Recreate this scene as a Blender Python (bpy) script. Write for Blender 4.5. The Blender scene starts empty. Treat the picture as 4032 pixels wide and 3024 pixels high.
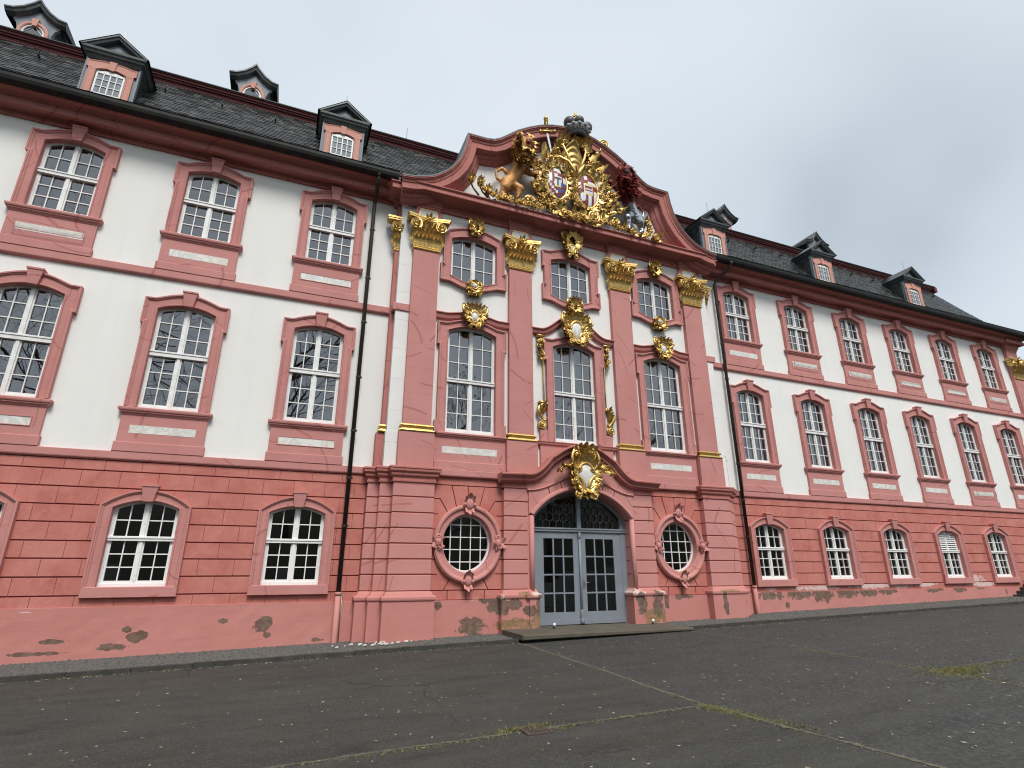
import bpy, bmesh, math, random
from mathutils import Vector, Matrix, Quaternion
rnd = random.Random(11)
rad = math.radians
PI = math.pi
scene = bpy.context.scene
COL = scene.collection

# ---------------------------------------------------------------- camera
cam_d = bpy.data.cameras.new('camera'); cam = bpy.data.objects.new('camera', cam_d); COL.objects.link(cam)
scene.camera = cam
YAW, PITCH, ROLL = -0.38602, 0.32500, 0.00116
cam.matrix_world = (Matrix.Translation((-7.967, -14.871, 1.728)) @ Matrix.Rotation(YAW, 4, 'Z') @
                    Matrix.Rotation(PITCH, 4, 'X') @ Matrix.Rotation(ROLL, 4, 'Y') @ Matrix.Rotation(PI / 2, 4, 'X'))
cam_d.sensor_fit = 'HORIZONTAL'; cam_d.sensor_width = 36.0; cam_d.lens = 2158.9 / 4032 * 36
cam_d.clip_start = 0.1; cam_d.clip_end = 3000

# ---------------------------------------------------------------- world, sun, exposure
SUN_EL, SUN_AZ = rad(53), rad(184)      # azimuth measured from +Y (north) clockwise; the sun stands behind the camera
world = bpy.data.worlds.new('World'); scene.world = world; world.use_nodes = True
wn = world.node_tree; wn.nodes.clear()
def wnode(t, **k):
    n = wn.nodes.new(t)
    for a, b in k.items(): setattr(n, a, b)
    return n
w_out = wnode('ShaderNodeOutputWorld'); w_bg = wnode('ShaderNodeBackground')
w_sky = wnode('ShaderNodeTexSky', sky_type='NISHITA'); w_sky.sun_disc = False
w_sky.sun_elevation = SUN_EL; w_sky.sun_rotation = SUN_AZ
w_tc = wnode('ShaderNodeTexCoord'); w_sep = wnode('ShaderNodeSeparateXYZ')
w_add = wnode('ShaderNodeMath', operation='ADD'); w_add.inputs[1].default_value = 0.45
w_max = wnode('ShaderNodeMath', operation='MAXIMUM'); w_max.inputs[1].default_value = 0.12
w_div = wnode('ShaderNodeVectorMath', operation='DIVIDE'); w_comb = wnode('ShaderNodeCombineXYZ')
w_map = wnode('ShaderNodeMapping'); w_map.inputs['Location'].default_value = (1.98, 0.80, 0.0)
w_map.inputs['Scale'].default_value = (0.9, 1.25, 1.0)
w_noi = wnode('ShaderNodeTexNoise'); w_noi.inputs['Scale'].default_value = 1.05; w_noi.inputs['Detail'].default_value = 3.5
w_noi.inputs['Roughness'].default_value = 0.46; w_noi.inputs['Distortion'].default_value = 0.25
w_ramp = wnode('ShaderNodeValToRGB')
w_cr = w_ramp.color_ramp
w_cr.elements[0].position = 0.28; w_cr.elements[0].color = (2.60, 2.98, 3.30, 1)
w_cr.elements[1].position = 0.58; w_cr.elements[1].color = (4.15, 4.48, 4.80, 1)
w_e = w_cr.elements.new(0.40); w_e.color = (3.48, 3.86, 4.20, 1)
w_mix = wnode('ShaderNodeMix', data_type='RGBA'); w_mix.inputs[0].default_value = 0.93
L = wn.links.new
L(w_tc.outputs['Generated'], w_sep.inputs[0]); L(w_sep.outputs['Z'], w_add.inputs[0]); L(w_add.outputs[0], w_max.inputs[0])
for i in range(3): L(w_max.outputs[0], w_comb.inputs[i])
L(w_tc.outputs['Generated'], w_div.inputs[0]); L(w_comb.outputs[0], w_div.inputs[1])
L(w_div.outputs[0], w_map.inputs[0]); L(w_map.outputs[0], w_noi.inputs['Vector']); L(w_noi.outputs['Fac'], w_ramp.inputs[0])
L(w_sky.outputs[0], w_mix.inputs[6]); L(w_ramp.outputs[0], w_mix.inputs[7])
L(w_mix.outputs[2], w_bg.inputs['Color']); w_bg.inputs['Strength'].default_value = 0.10
L(w_bg.outputs[0], w_out.inputs[0])
sun_d = bpy.data.lights.new('sun', 'SUN'); sun_d.energy = 1.5; sun_d.angle = rad(21); sun_d.color = (1.0, 0.965, 0.915)
sun = bpy.data.objects.new('sun', sun_d); COL.objects.link(sun)
sd = Vector((math.sin(SUN_AZ) * math.cos(SUN_EL), math.cos(SUN_AZ) * math.cos(SUN_EL), math.sin(SUN_EL)))
sun.rotation_euler = sd.to_track_quat('Z', 'Y').to_euler(); sun.location = (-20, -40, 40)
vs = scene.view_settings; vs.view_transform = 'Standard'; vs.look = 'None'; vs.exposure = 1.0; vs.gamma = 1.0
vs.use_curve_mapping = False
scene.cycles.max_bounces = 6; scene.cycles.diffuse_bounces = 3; scene.cycles.transparent_max_bounces = 8; scene.cycles.caustics_reflective = False; scene.cycles.caustics_refractive = False
scene.cycles.pixel_filter_type = 'BLACKMAN_HARRIS'; scene.cycles.filter_width = 1.1
scene.cycles.use_adaptive_sampling = True; scene.cycles.adaptive_threshold = 0.02

# ---------------------------------------------------------------- materials
class NT:
    def __init__(s, name):
        s.m = bpy.data.materials.new(name); s.m.use_nodes = True; s.t = s.m.node_tree
        s.b = s.t.nodes['Principled BSDF']; s._pos = None
    def n(s, t, **k):
        x = s.t.nodes.new(t)
        for a, b in k.items(): setattr(x, a, b)
        return x
    def put(s, node, i, v):
        if v is None: return
        if hasattr(v, 'is_output'): s.t.links.new(v, node.inputs[i])
        else:
            if isinstance(v, tuple) and len(v) == 3 and node.inputs[i].type == 'RGBA': v = (*v, 1)
            node.inputs[i].default_value = v
    @property
    def pos(s):
        if s._pos is None: s._pos = s.n('ShaderNodeNewGeometry').outputs['Position']
        return s._pos
    def math(s, op, a, b=None, c=None, clamp=False):
        x = s.n('ShaderNodeMath', operation=op); x.use_clamp = clamp
        s.put(x, 0, a); s.put(x, 1, b); s.put(x, 2, c); return x.outputs[0]
    def noise(s, scale, detail=3, rough=0.5, vec=None, dist=0.0):
        x = s.n('ShaderNodeTexNoise'); s.put(x, 'Vector', vec or s.pos); x.inputs['Scale'].default_value = scale
        x.inputs['Detail'].default_value = detail; x.inputs['Roughness'].default_value = rough; x.inputs['Distortion'].default_value = dist
        return x.outputs['Fac']
    def maprange(s, v, a, b, c=0.0, d=1.0):
        x = s.n('ShaderNodeMapRange'); s.put(x, 0, v)
        for i, q in enumerate((a, b, c, d)): x.inputs[i + 1].default_value = q
        return x.outputs[0]
    def mix(s, f, a, b):
        x = s.n('ShaderNodeMix', data_type='RGBA'); s.put(x, 0, f); s.put(x, 6, a); s.put(x, 7, b); return x.outputs[2]
    def xyz(s, v=None):
        x = s.n('ShaderNodeSeparateXYZ'); s.put(x, 0, v or s.pos); return x.outputs
    def comb(s, a, b, c):
        x = s.n('ShaderNodeCombineXYZ'); s.put(x, 0, a); s.put(x, 1, b); s.put(x, 2, c); return x.outputs[0]
    def vmul(s, v, k):
        x = s.n('ShaderNodeVectorMath', operation='MULTIPLY'); s.put(x, 0, v); x.inputs[1].default_value = k; return x.outputs[0]
    def bump(s, h, strength, dist=0.01):
        x = s.n('ShaderNodeBump'); s.put(x, 'Height', h); x.inputs['Strength'].default_value = strength; x.inputs['Distance'].default_value = dist
        s.t.links.new(x.outputs[0], s.b.inputs['Normal'])
    def fin(s, col=None, rough=0.6, metal=0.0, spec=None):
        s.put(s.b, 'Base Color', col); s.put(s.b, 'Roughness', rough); s.put(s.b, 'Metallic', metal)
        if spec is not None: s.put(s.b, 'Specular IOR Level', spec)
        return s.m
MT = {}
def veins(n, scale=1.30, width=0.027, length=0.38, keep=0.72):
    "painted brush strokes that imitate marble veins: one short bent line per random cell of the facade plane"
    X, Y, Z = n.xyz()[:3]
    u = n.math('ADD', X, n.math('MULTIPLY', Y, 0.9))
    v = n.n('ShaderNodeTexVoronoi', voronoi_dimensions='2D', feature='F1'); v.inputs['Scale'].default_value = scale
    v.inputs['Randomness'].default_value = 0.8
    n.put(v, 'Vector', n.comb(u, Z, 0.0))
    p = n.xyz(v.outputs['Position']); c = n.xyz(v.outputs['Color'])
    wob = n.math('MULTIPLY', n.math('SUBTRACT', n.noise(5, 1), 0.5), 0.05)
    sc = 1.0 / scale if False else 1.0
    du = n.math('SUBTRACT', u, p[0]); dv = n.math('ADD', n.math('SUBTRACT', Z, p[1]), wob)
    # in blender 4.x the position output is in texture space divided by scale already
    a = n.math('MULTIPLY', n.math('ADD', n.math('MULTIPLY', c[0], 1.0), 0.0), 6.2832)
    ca = n.math('COSINE', a); sa = n.math('SINE', a)
    s = n.math('ADD', n.math('MULTIPLY', du, ca), n.math('MULTIPLY', dv, sa))
    t = n.math('SUBTRACT', n.math('MULTIPLY', dv, ca), n.math('MULTIPLY', du, sa))
    t = n.math('ADD', t, n.math('MULTIPLY', n.math('MULTIPLY', s, s), n.math('SUBTRACT', n.math('MULTIPLY', c[1], 1.0), 0.5)))
    w = n.math('MULTIPLY', n.math('ADD', c[2], 0.35), width)
    m1 = n.maprange(n.math('DIVIDE', n.math('ABSOLUTE', t), w), 0.75, 1.15, 1, 0)
    m2 = n.maprange(n.math('DIVIDE', n.math('ABSOLUTE', s), n.math('MULTIPLY', n.math('ADD', c[1], 0.35), length)), 0.85, 1.1, 1, 0)
    m3 = n.math('LESS_THAN', n.math('FRACT', n.math('MULTIPLY', n.math('ADD', c[0], c[1]), 7.31)), keep)
    return n.math('MULTIPLY', n.math('MULTIPLY', m1, m2), m3)
def streaks(n, sx=2.2, sz=0.12):
    return n.noise(1.0, 4, 0.6, n.vmul(n.pos, (sx, sx, sz)))
def patch_mask(n, ells, amp=1.15, nscale=4.2):
    "flaked places: ellipses (x, z, rx, rz) with torn edges"
    X, Y, Z = n.xyz()[:3]; acc = None
    for (x, z, rx, rz) in ells:
        dx = n.math('DIVIDE', n.math('SUBTRACT', X, x), rx); dz = n.math('DIVIDE', n.math('SUBTRACT', Z, z), rz)
        d = n.math('SUBTRACT', 1.0, n.math('ADD', n.math('MULTIPLY', dx, dx), n.math('MULTIPLY', dz, dz)))
        acc = d if acc is None else n.math('MAXIMUM', acc, d)
    acc = n.math('MAXIMUM', acc, -1.2)
    e = n.math('MULTIPLY', n.math('SUBTRACT', n.noise(nscale, 6, 0.7, None, 0.4), 0.52), amp * 4)
    return n.maprange(n.math('ADD', acc, e), 0.02, 0.10)

def build_materials():
    # white roughcast
    n = NT('white_roughcast'); big = n.noise(0.35, 4, 0.6); st = streaks(n)
    c = n.mix(n.maprange(big, 0.3, 0.7), (0.84, 0.835, 0.80), (0.80, 0.795, 0.765))
    c = n.mix(n.maprange(st, 0.50, 0.82, 0, 0.26), c, (0.62, 0.625, 0.60))
    n.bump(n.noise(95, 3, 0.6), 0.5, 0.012); MT['white'] = n.fin(c, 0.9)
    n = NT('white_painted_stone'); X, Y, Z = n.xyz()[:3]
    jj = n.maprange(n.math('ABSOLUTE', n.math('SUBTRACT', n.math('FRACT', n.math('MULTIPLY', Z, 1.12)), 0.5)), 0.005, 0.011, 0.38, 0)
    c = n.mix(n.maprange(n.noise(1.1, 3), 0.3, 0.7), (0.82, 0.815, 0.79), (0.75, 0.745, 0.72)); c = n.mix(jj, c, (0.35, 0.32, 0.30))
    n.bump(n.noise(25, 3), 0.25, 0.012); MT['whitestone'] = n.fin(c, 0.85)
    # painted sandstone trim
    def trim(name, a, b, vein, vs=True, joint=True, vk=0.62):
        n = NT(name); big = n.noise(0.9, 4, 0.6)
        c = n.mix(n.maprange(big, 0.3, 0.7), a, b)
        c = n.mix(n.maprange(streaks(n, 3.0, 0.25), 0.5, 0.78, 0, 0.22), c, tuple(q * 0.74 for q in a))
        c = n.mix(n.maprange(n.noise(11, 4, 0.65), 0.60, 0.78, 0, 0.30), c, tuple(min(1, q * 1.22) for q in b))
        if joint:
            Z = n.xyz()[2]
            jj = n.maprange(n.math('ABSOLUTE', n.math('SUBTRACT', n.math('FRACT', n.math('MULTIPLY', Z, 1.35)), 0.5)), 0.004, 0.010, 0.35, 0)
            c = n.mix(jj, c, vein)
        if vs: c = n.mix(n.math('MULTIPLY', veins(n), vk), c, vein)
        n.bump(n.noise(30, 4, 0.6), 0.30, 0.012); return n.fin(c, 0.82)
    MT['pink'] = trim('pink_painted_sandstone', (0.548, 0.243, 0.220), (0.492, 0.203, 0.182), (0.355, 0.108, 0.096))
    MT['pinkfine'] = trim('pink_painted_mouldings', (0.470, 0.175, 0.150), (0.410, 0.143, 0.120), (0.30, 0.075, 0.062), True, False, 0.6)
    MT['portal'] = trim('pink_portal_stone', (0.580, 0.262, 0.235), (0.522, 0.220, 0.196), (0.38, 0.115, 0.098), True, False)
    MT['dormerpink'] = trim('apricot_dormer_paint', (0.64, 0.33, 0.265), (0.57, 0.275, 0.215), (0.4, 0.15, 0.1), False, False)
    # salmon lime wash of the ground floor, one tone per ashlar block
    n = NT('salmon_limewash'); oi = n.n('ShaderNodeObjectInfo').outputs['Random']
    cl = n.math('ADD', n.noise(1.7, 5, 0.62, None, 0.6), n.math('MULTIPLY', n.math('SUBTRACT', oi, 0.5), 0.10))
    c = n.mix(n.maprange(cl, 0.32, 0.68), (0.468, 0.142, 0.112), (0.555, 0.212, 0.174))
    c = n.mix(n.maprange(n.noise(7, 5, 0.7), 0.54, 0.75, 0, 0.45), c, (0.62, 0.285, 0.24))
    c = n.mix(n.maprange(streaks(n, 4, 0.5), 0.55, 0.8, 0, 0.22), c, (0.40, 0.10, 0.075))
    n.bump(n.noise(22, 5, 0.65), 0.4, 0.014); MT['salmon'] = n.fin(c, 0.88)
    n = NT('dark_red_joint'); MT['joint'] = n.fin((0.30, 0.066, 0.052), 0.9)
    # plinth with flaking patches
    def plinth(name, a, b, dark, white, moss=None, bare=0.36):
        n = NT(name); big = n.noise(0.8, 4, 0.6); X, Y, Z = n.xyz()[:3]
        c = n.mix(n.maprange(big, 0.3, 0.7), a, b)
        c = n.mix(n.maprange(n.noise(5, 5, 0.65), 0.55, 0.78, 0, 0.45), c, tuple(q * 1.25 for q in b))
        pm = patch_mask(n, dark); br = n.mix(n.maprange(n.noise(9, 4), 0.35, 0.65), (0.115, 0.070, 0.048), (0.19, 0.13, 0.10))
        wm = patch_mask(n, white, 1.2, 6.5)
        c = n.mix(n.math('MULTIPLY', wm, 0.85), c, (0.66, 0.52, 0.48))
        if bare: c = n.mix(n.math('MULTIPLY', pm, 0.95), c, br)
        if moss:
            mm = n.math('MULTIPLY', patch_mask(n, moss, 0.9, 6), n.maprange(n.noise(12, 3), 0.3, 0.6, 0.3, 1)); c = n.mix(n.math('MULTIPLY', mm, 0.8), c, (0.13, 0.13, 0.03))
        hh = n.math('SUBTRACT', n.math('MULTIPLY', n.noise(14, 5, 0.65), 0.35), n.math('MULTIPLY', pm, 0.5))
        hh = n.math('ADD', hh, n.math('MULTIPLY', n.maprange(n.noise(1.0, 4, 0.55, n.vmul(n.pos, (0.9, 1, 5.0))), 0.35, 0.65), 0.25))
        n.bump(hh, 0.45, 0.02); return n.fin(c, 0.88)
    dark = [(-12.0, 0.33, .28, .05), (-10.55, 0.37, .17, .12), (-10.75, 0.52, .10, .07), (-11.0, 0.18, .30, .07), (-8.95, 0.62, .10, .05), (-8.1, 0.52, .20, .17), (-8.0, 0.30, .08, .06),
            (-12.3, 0.12, .5, .04), (-6.9, 0.15, .15, .05)]
    white = [(-12.6, 0.9, .1, .01)]
    MT['plinthL'] = plinth('pink_plinth_with_small_flakes', (0.548, 0.232, 0.203), (0.495, 0.196, 0.170), dark, white)
    darkC = [(-3.25, 0.33, .40, .22), (-2.55, 0.80, .30, .22), (-4.15, 0.86, .12, .10), (-2.85, 1.0, .25, .12), (-2.2, 0.86, .28, .14), (-1.75, 0.70, .22, .14), (-1.42, 0.78, .16, .30), (1.72, 0.78, .22, .30), (2.3, 0.75, .20, .35),
             (2.75, 0.95, .12, .3), (3.3, 0.93, .38, .09), (4.75, 0.72, .10, .34), (5.75, 0.75, .10, .1)]
    whiteC = [(-3.0, 1.03, .55, .07), (-2.55, .99, .2, .05), (3.0, 1.10, .7, .10), (-1.5, 1.1, .2, .06), (1.6, 1.1, .25, .08)]
    mossC = [(-2.1, 0.36, .55, .16), (-1.45, 0.42, .25, .25), (2.1, 0.42, .3, .22), (2.5, .4, .2, .2), (-1.9, 1.1, .2, .06), (4.9, 1.08, .4, .05)]
    MT['plinthC'] = plinth('pink_portal_plinth_flaked', (0.548, 0.232, 0.203), (0.495, 0.196, 0.170), darkC, whiteC, mossC)
    darkR = [(7.3, .88, .65, .17), (8.6, .90, .55, .20), (9.7, .86, .55, .26), (10.9, .92, .60, .22), (12.0, .90, .55, .16), (13.0, .93, .5, .14), (15.6, .95, .55, .11), (17.2, .93, .35, .12), (18.6, .98, .3, .06), (8.0, .55, .1, .1), (20.2, .8, .06, .15)]
    whiteR = [(9.5, 1.08, 1.2, .07), (12.2, 1.12, 1.1, .09), (13.8, 1.12, .7, .10), (15.2, 1.14, .7, .08), (18.2, 1.28, .8, .2), (18.9, 1.12, .8, .10), (7.4, 1.07, .3, .05)]
    MT['plinthR'] = plinth('pink_plinth_with_bare_patches', (0.548, 0.232, 0.203), (0.495, 0.196, 0.170), darkR, whiteR)
    MT['salmonR'] = plinth('salmon_limewash_with_salt_blooms', (0.545, 0.205, 0.168), (0.480, 0.152, 0.122), darkR, whiteR, None, 0)
    # joinery, glass
    n = NT('white_window_paint'); c = n.mix(n.maprange(n.noise(6, 4), 0.4, 0.75), (0.82, 0.82, 0.81), (0.70, 0.69, 0.66)); n.bump(n.noise(40, 3), 0.1); MT['frame'] = n.fin(c, 0.45)
    n = NT('weathered_window_paint'); c = n.mix(n.maprange(n.noise(15, 4), 0.60, 0.80, 0, 0.7), (0.81, 0.81, 0.79), (0.42, 0.38, 0.33)); MT['weather'] = n.fin(c, 0.6)
    def glass(name, ior, tint, rough):
        m = bpy.data.materials.new(name); m.use_nodes = True; t = m.node_tree; t.nodes.clear()
        o = t.nodes.new('ShaderNodeOutputMaterial'); mx = t.nodes.new('ShaderNodeMixShader'); f = t.nodes.new('ShaderNodeFresnel'); f.inputs['IOR'].default_value = ior
        tr = t.nodes.new('ShaderNodeBsdfTransparent'); tr.inputs['Color'].default_value = (*tint, 1)
        gl = t.nodes.new('ShaderNodeBsdfGlossy'); gl.inputs['Roughness'].default_value = rough; gl.inputs['Color'].default_value = (0.95, 0.97, 1, 1)
        g = t.nodes.new('ShaderNodeNewGeometry'); no = t.nodes.new('ShaderNodeTexNoise'); no.inputs['Scale'].default_value = 2.4; no.inputs['Detail'].default_value = 1
        bp = t.nodes.new('ShaderNodeBump'); bp.inputs['Strength'].default_value = 0.035; bp.inputs['Distance'].default_value = 0.02
        t.links.new(g.outputs['Position'], no.inputs['Vector']); t.links.new(no.outputs['Fac'], bp.inputs['Height']); t.links.new(bp.outputs[0], gl.inputs['Normal'])
        t.links.new(f.outputs[0], mx.inputs[0]); t.links.new(tr.outputs[0], mx.inputs[1]); t.links.new(gl.outputs[0], mx.inputs[2]); t.links.new(mx.outputs[0], o.inputs[0])
        return m
    MT['glass'] = glass('window_glass', 2.6, (0.80, 0.83, 0.85), 0.01)
    MT['glasslow'] = glass('ground_floor_glass', 1.75, (0.42, 0.44, 0.45), 0.01)
    n = NT('dim_interior'); MT['room'] = n.fin((0.035, 0.033, 0.030), 0.9)
    n = NT('white_curtain'); c = n.mix(n.maprange(n.noise(3, 3), 0.3, 0.7), (0.80, 0.80, 0.80), (0.66, 0.67, 0.69)); MT['curtain'] = n.fin(c, 0.9)
    # gold, silver, paints of the arms
    n = NT('gilding'); c = n.mix(n.maprange(n.noise(9, 4, 0.65), 0.35, 0.72), (0.82, 0.57, 0.205), (0.47, 0.30, 0.095))
    n.bump(n.noise(38, 3), 0.35, 0.01); MT['gold'] = n.fin(c, n.maprange(n.noise(9, 3), 0.3, 0.7, 0.30, 0.50), 0.9)
    n = NT('matt_ochre_gilding'); c = n.mix(n.maprange(n.noise(4, 4, 0.6), 0.35, 0.75), (0.64, 0.33, 0.11), (0.46, 0.20, 0.06)); n.bump(n.noise(14, 4), 0.5, 0.03); MT['ochre'] = n.fin(c, 0.55, 0.25)
    n = NT('silvering'); MT['silver'] = n.fin((0.72, 0.74, 0.76), 0.22, 0.95)
    n = NT('grey_ermine_paint'); MT['ermine'] = n.fin((0.27, 0.29, 0.295), 0.6)
    n = NT('dark_bronze_paint'); MT['bronze'] = n.fin((0.055, 0.048, 0.036), 0.5)
    n = NT('arms_red'); c = n.mix(n.maprange(n.noise(8, 4), 0.3, 0.7), (0.27, 0.018, 0.014), (0.14, 0.012, 0.010)); n.bump(n.noise(10, 4), 0.7, 0.04); MT['red'] = n.fin(c, 0.5)
    n = NT('arms_blue'); MT['blue'] = n.fin((0.06, 0.08, 0.22), 0.5)
    n = NT('arms_white'); MT['awhite'] = n.fin((0.78, 0.78, 0.78), 0.4)
    n = NT('arms_green'); MT['agreen'] = n.fin((0.10, 0.12, 0.03), 0.6)
    n = NT('red_and_silver_beast'); Z = n.xyz()[2]; k = n.maprange(n.math('ADD', Z, n.math('MULTIPLY', n.noise(4, 3), 0.35)), 14.25, 14.38)
    c = n.mix(k, (0.42, 0.44, 0.46), (0.20, 0.018, 0.014)); n.bump(n.noise(9, 4), 0.6, 0.04)
    n.put(n.b, 'Metallic', n.math('SUBTRACT', 0.95, n.math('MULTIPLY', k, 0.95))); n.put(n.b, 'Base Color', c); n.put(n.b, 'Roughness', n.maprange(k, 0, 1, 0.2, 0.5)); MT['beast'] = n.m
    n = NT('cream_marble'); v = n.noise(2.2, 4, 0.6, None, 1.4); c = n.mix(n.maprange(n.math('ABSOLUTE', n.math('SUBTRACT', v, 0.5)), 0.0, 0.10), (0.60, 0.585, 0.55), (0.76, 0.745, 0.70))
    c = n.mix(n.maprange(n.noise(1.5, 2), 0.5, 0.8, 0, 0.3), c, (0.65, 0.53, 0.33)); MT['marble'] = n.fin(c, 0.4)
    # roof
    n = NT('slate'); at = n.n('ShaderNodeAttribute', attribute_name='tone').outputs['Fac']; oi = n.n('ShaderNodeObjectInfo').outputs['Random']
    k = n.math('ADD', n.math('MULTIPLY', n.math('ADD', at, 0.0), 0.8), n.math('MULTIPLY', n.noise(0.5, 4, 0.6), 0.5))
    c = n.mix(n.maprange(k, 0.15, 1.1), (0.005, 0.0055, 0.006), (0.070, 0.073, 0.071)); c = n.mix(n.maprange(n.noise(1.3, 4), 0.55, 0.75, 0, 0.5), c, (0.030, 0.034, 0.022))
    n.bump(n.noise(20, 4), 0.25, 0.01); MT['slate'] = n.fin(c, n.maprange(k, 0.1, 1.1, 0.36, 0.6), 0, 0.5)
    n = NT('wine_red_fascia'); MT['fascia'] = n.fin((0.115, 0.010, 0.012), 0.55)
    n = NT('dark_gutter_metal'); c = n.mix(n.maprange(n.noise(3, 4), 0.4, 0.7), (0.008, 0.0078, 0.007), (0.018, 0.017, 0.015)); MT['gutter'] = n.fin(c, 0.6, 0.0, 0.3)
    n = NT('brown_downpipe_metal'); c = n.mix(n.maprange(streaks(n, 9, 0.6), 0.4, 0.7), (0.050, 0.042, 0.034), (0.028, 0.024, 0.020)); MT['pipe'] = n.fin(c, 0.45, 0.5)
    n = NT('blue_grey_dormer_paint'); c = n.mix(n.maprange(streaks(n, 6, 0.6), 0.4, 0.72), (0.20, 0.235, 0.265), (0.125, 0.15, 0.165)); MT['dgrey'] = n.fin(c, 0.6)
    n = NT('dark_dormer_lead'); c = n.mix(n.maprange(n.noise(3, 4), 0.4, 0.7), (0.070, 0.080, 0.081), (0.100, 0.113, 0.113)); MT['lead'] = n.fin(c, 0.5, 0.2)
    n = NT('thin_steel'); MT['steel'] = n.fin((0.35, 0.33, 0.32), 0.4, 0.8)
    # door
    n = NT('grey_blue_door_paint'); c = n.mix(n.maprange(n.noise(2.5, 4), 0.35, 0.75), (0.225, 0.252, 0.285), (0.195, 0.218, 0.246)); n.bump(n.noise(35, 3), 0.08); MT['door'] = n.fin(c, 0.42)
    n = NT('wrought_iron'); MT['iron'] = n.fin((0.05, 0.05, 0.05), 0.5, 0.5)
    # ground
    n = NT('asphalt'); X, Y, Z = n.xyz()[:3]; fine = n.noise(90, 4, 0.75); med = n.noise(7, 5, 0.65); big = n.noise(0.45, 5, 0.6)
    path = n.math('MULTIPLY', n.math('GREATER_THAN', X, -2.6), n.maprange(n.math('ADD', Y, n.math('MULTIPLY', big, 2.0)), -40, -39.5))
    c = n.mix(n.maprange(big, 0.32, 0.68), (0.0235, 0.0248, 0.0198), (0.0425, 0.0432, 0.0345))
    c2 = n.mix(n.maprange(big, 0.32, 0.68), (0.0275, 0.0285, 0.0265), (0.0480, 0.0490, 0.0455))
    c = n.mix(path, c, c2); c = n.mix(n.maprange(med, 0.35, 0.72), c, n.mix(0.5, c, (0.018, 0.0175, 0.016)))
    vo = n.n('ShaderNodeTexVoronoi'); vo.inputs['Scale'].default_value = 75; n.put(vo, 'Vector', n.pos); g = n.xyz(vo.outputs['Color'])[0]
    c = n.mix(n.maprange(g, 0.55, 1.0, 0, 0.75), c, (0.095, 0.092, 0.083)); c = n.mix(n.maprange(fine, 0.50, 0.72, 0, 0.6), c, (0.012, 0.012, 0.0115))
    tar = n.maprange(n.noise(1.1, 3, 0.5, n.vmul(n.pos, (0.7, 1.6, 1))), 0.70, 0.74, 0, 0.7); c = n.mix(tar, c, (0.015, 0.015, 0.015))
    gm = n.maprange(n.math('ADD', n.noise(2.1, 5, 0.65), n.maprange(Y, -11, -5, 0.05, 0.0)), 0.56, 0.74, 0, 0.55); c = n.mix(gm, c, (0.046, 0.045, 0.022))
    wear = n.noise(1.3, 5, 0.65, n.vmul(n.pos, (0.55, 2.2, 1)))
    c = n.mix(n.maprange(wear, 0.50, 0.72, 0, 0.55), c, (0.062, 0.063, 0.054)); c = n.mix(n.maprange(wear, 0.46, 0.30, 0, 0.6), c, (0.014, 0.014, 0.0125))
    pv = n.n('ShaderNodeVectorMath', operation='ADD'); nz = n.n('ShaderNodeTexNoise'); nz.inputs['Scale'].default_value = 1.7; nz.inputs['Detail'].default_value = 5; n.put(nz, 'Vector', n.pos)
    n.put(pv, 0, n.pos); n.put(pv, 1, n.vmul(nz.outputs['Color'], (0.7, 0.7, 0.0)))
    ck = n.n('ShaderNodeTexVoronoi', voronoi_dimensions='2D', feature='DISTANCE_TO_EDGE'); ck.inputs['Scale'].default_value = 0.33; n.put(ck, 'Vector', pv.outputs[0])
    crack = n.math('MULTIPLY', n.maprange(ck.outputs['Distance'], 0.003, 0.008, 0.8, 0), n.maprange(n.noise(0.5, 2), 0.48, 0.60))
    cb = n.n('ShaderNodeTexVoronoi', voronoi_dimensions='2D'); cb.inputs['Scale'].default_value = 19; n.put(cb, 'Vector', n.pos)
    cs = n.math('MULTIPLY', n.math('MULTIPLY', path, n.maprange(X, -2.6, 3.0, 0.55, 1.0)), n.maprange(n.noise(0.8, 3), 0.3, 0.6, 0.4, 1.0)); cv = n.xyz(cb.outputs['Color'])[1]
    c = n.mix(n.math('MULTIPLY', cs, n.maprange(cv, 0.45, 1.0, 0, 0.75)), c, (0.090, 0.091, 0.086)); c = n.mix(n.math('MULTIPLY', cs, n.maprange(cb.outputs['Distance'], 0.35, 0.6, 0, 0.8)), c, (0.013, 0.013, 0.012))
    c = n.mix(crack, c, (0.010, 0.010, 0.009))
    n.bump(n.math('ADD', n.math('SUBTRACT', fine, n.math('MULTIPLY', crack, 2.0)), n.math('MULTIPLY', g, 0.5)), 0.6, 0.008); MT['asphalt'] = n.fin(c, 0.82)
    def simple(name, a, b, sc, rough=0.9, bs=0.5, bsc=30):
        n = NT(name); c = n.mix(n.maprange(n.noise(sc, 5, 0.65), 0.32, 0.70), a, b); n.bump(n.noise(bsc, 4), bs, 0.012); return n.fin(c, rough)
    MT['sand'] = simple('sandy_seam', (0.075, 0.069, 0.045), (0.15, 0.135, 0.095), 11)
    MT['gravel'] = simple('grey_gravel', (0.050, 0.050, 0.046), (0.165, 0.165, 0.15), 26)
    MT['kerb'] = simple('dark_kerb_stone', (0.030, 0.029, 0.026), (0.060, 0.057, 0.050), 5)
    MT['step'] = simple('mossy_sandstone_step', (0.075, 0.066, 0.046), (0.125, 0.105, 0.078), 2.2)
    MT['steps2'] = simple('dark_basalt_steps', (0.035, 0.036, 0.035), (0.075, 0.075, 0.070), 4)
    MT['rust'] = simple('rusty_iron', (0.060, 0.040, 0.034), (0.10, 0.070, 0.062), 14)
    MT['moss'] = simple('moss_and_grass', (0.12, 0.125, 0.030), (0.26, 0.235, 0.085), 18)
    MT['leaf'] = simple('dry_leaves', (0.30, 0.24, 0.13), (0.46, 0.42, 0.34), 5)
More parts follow.
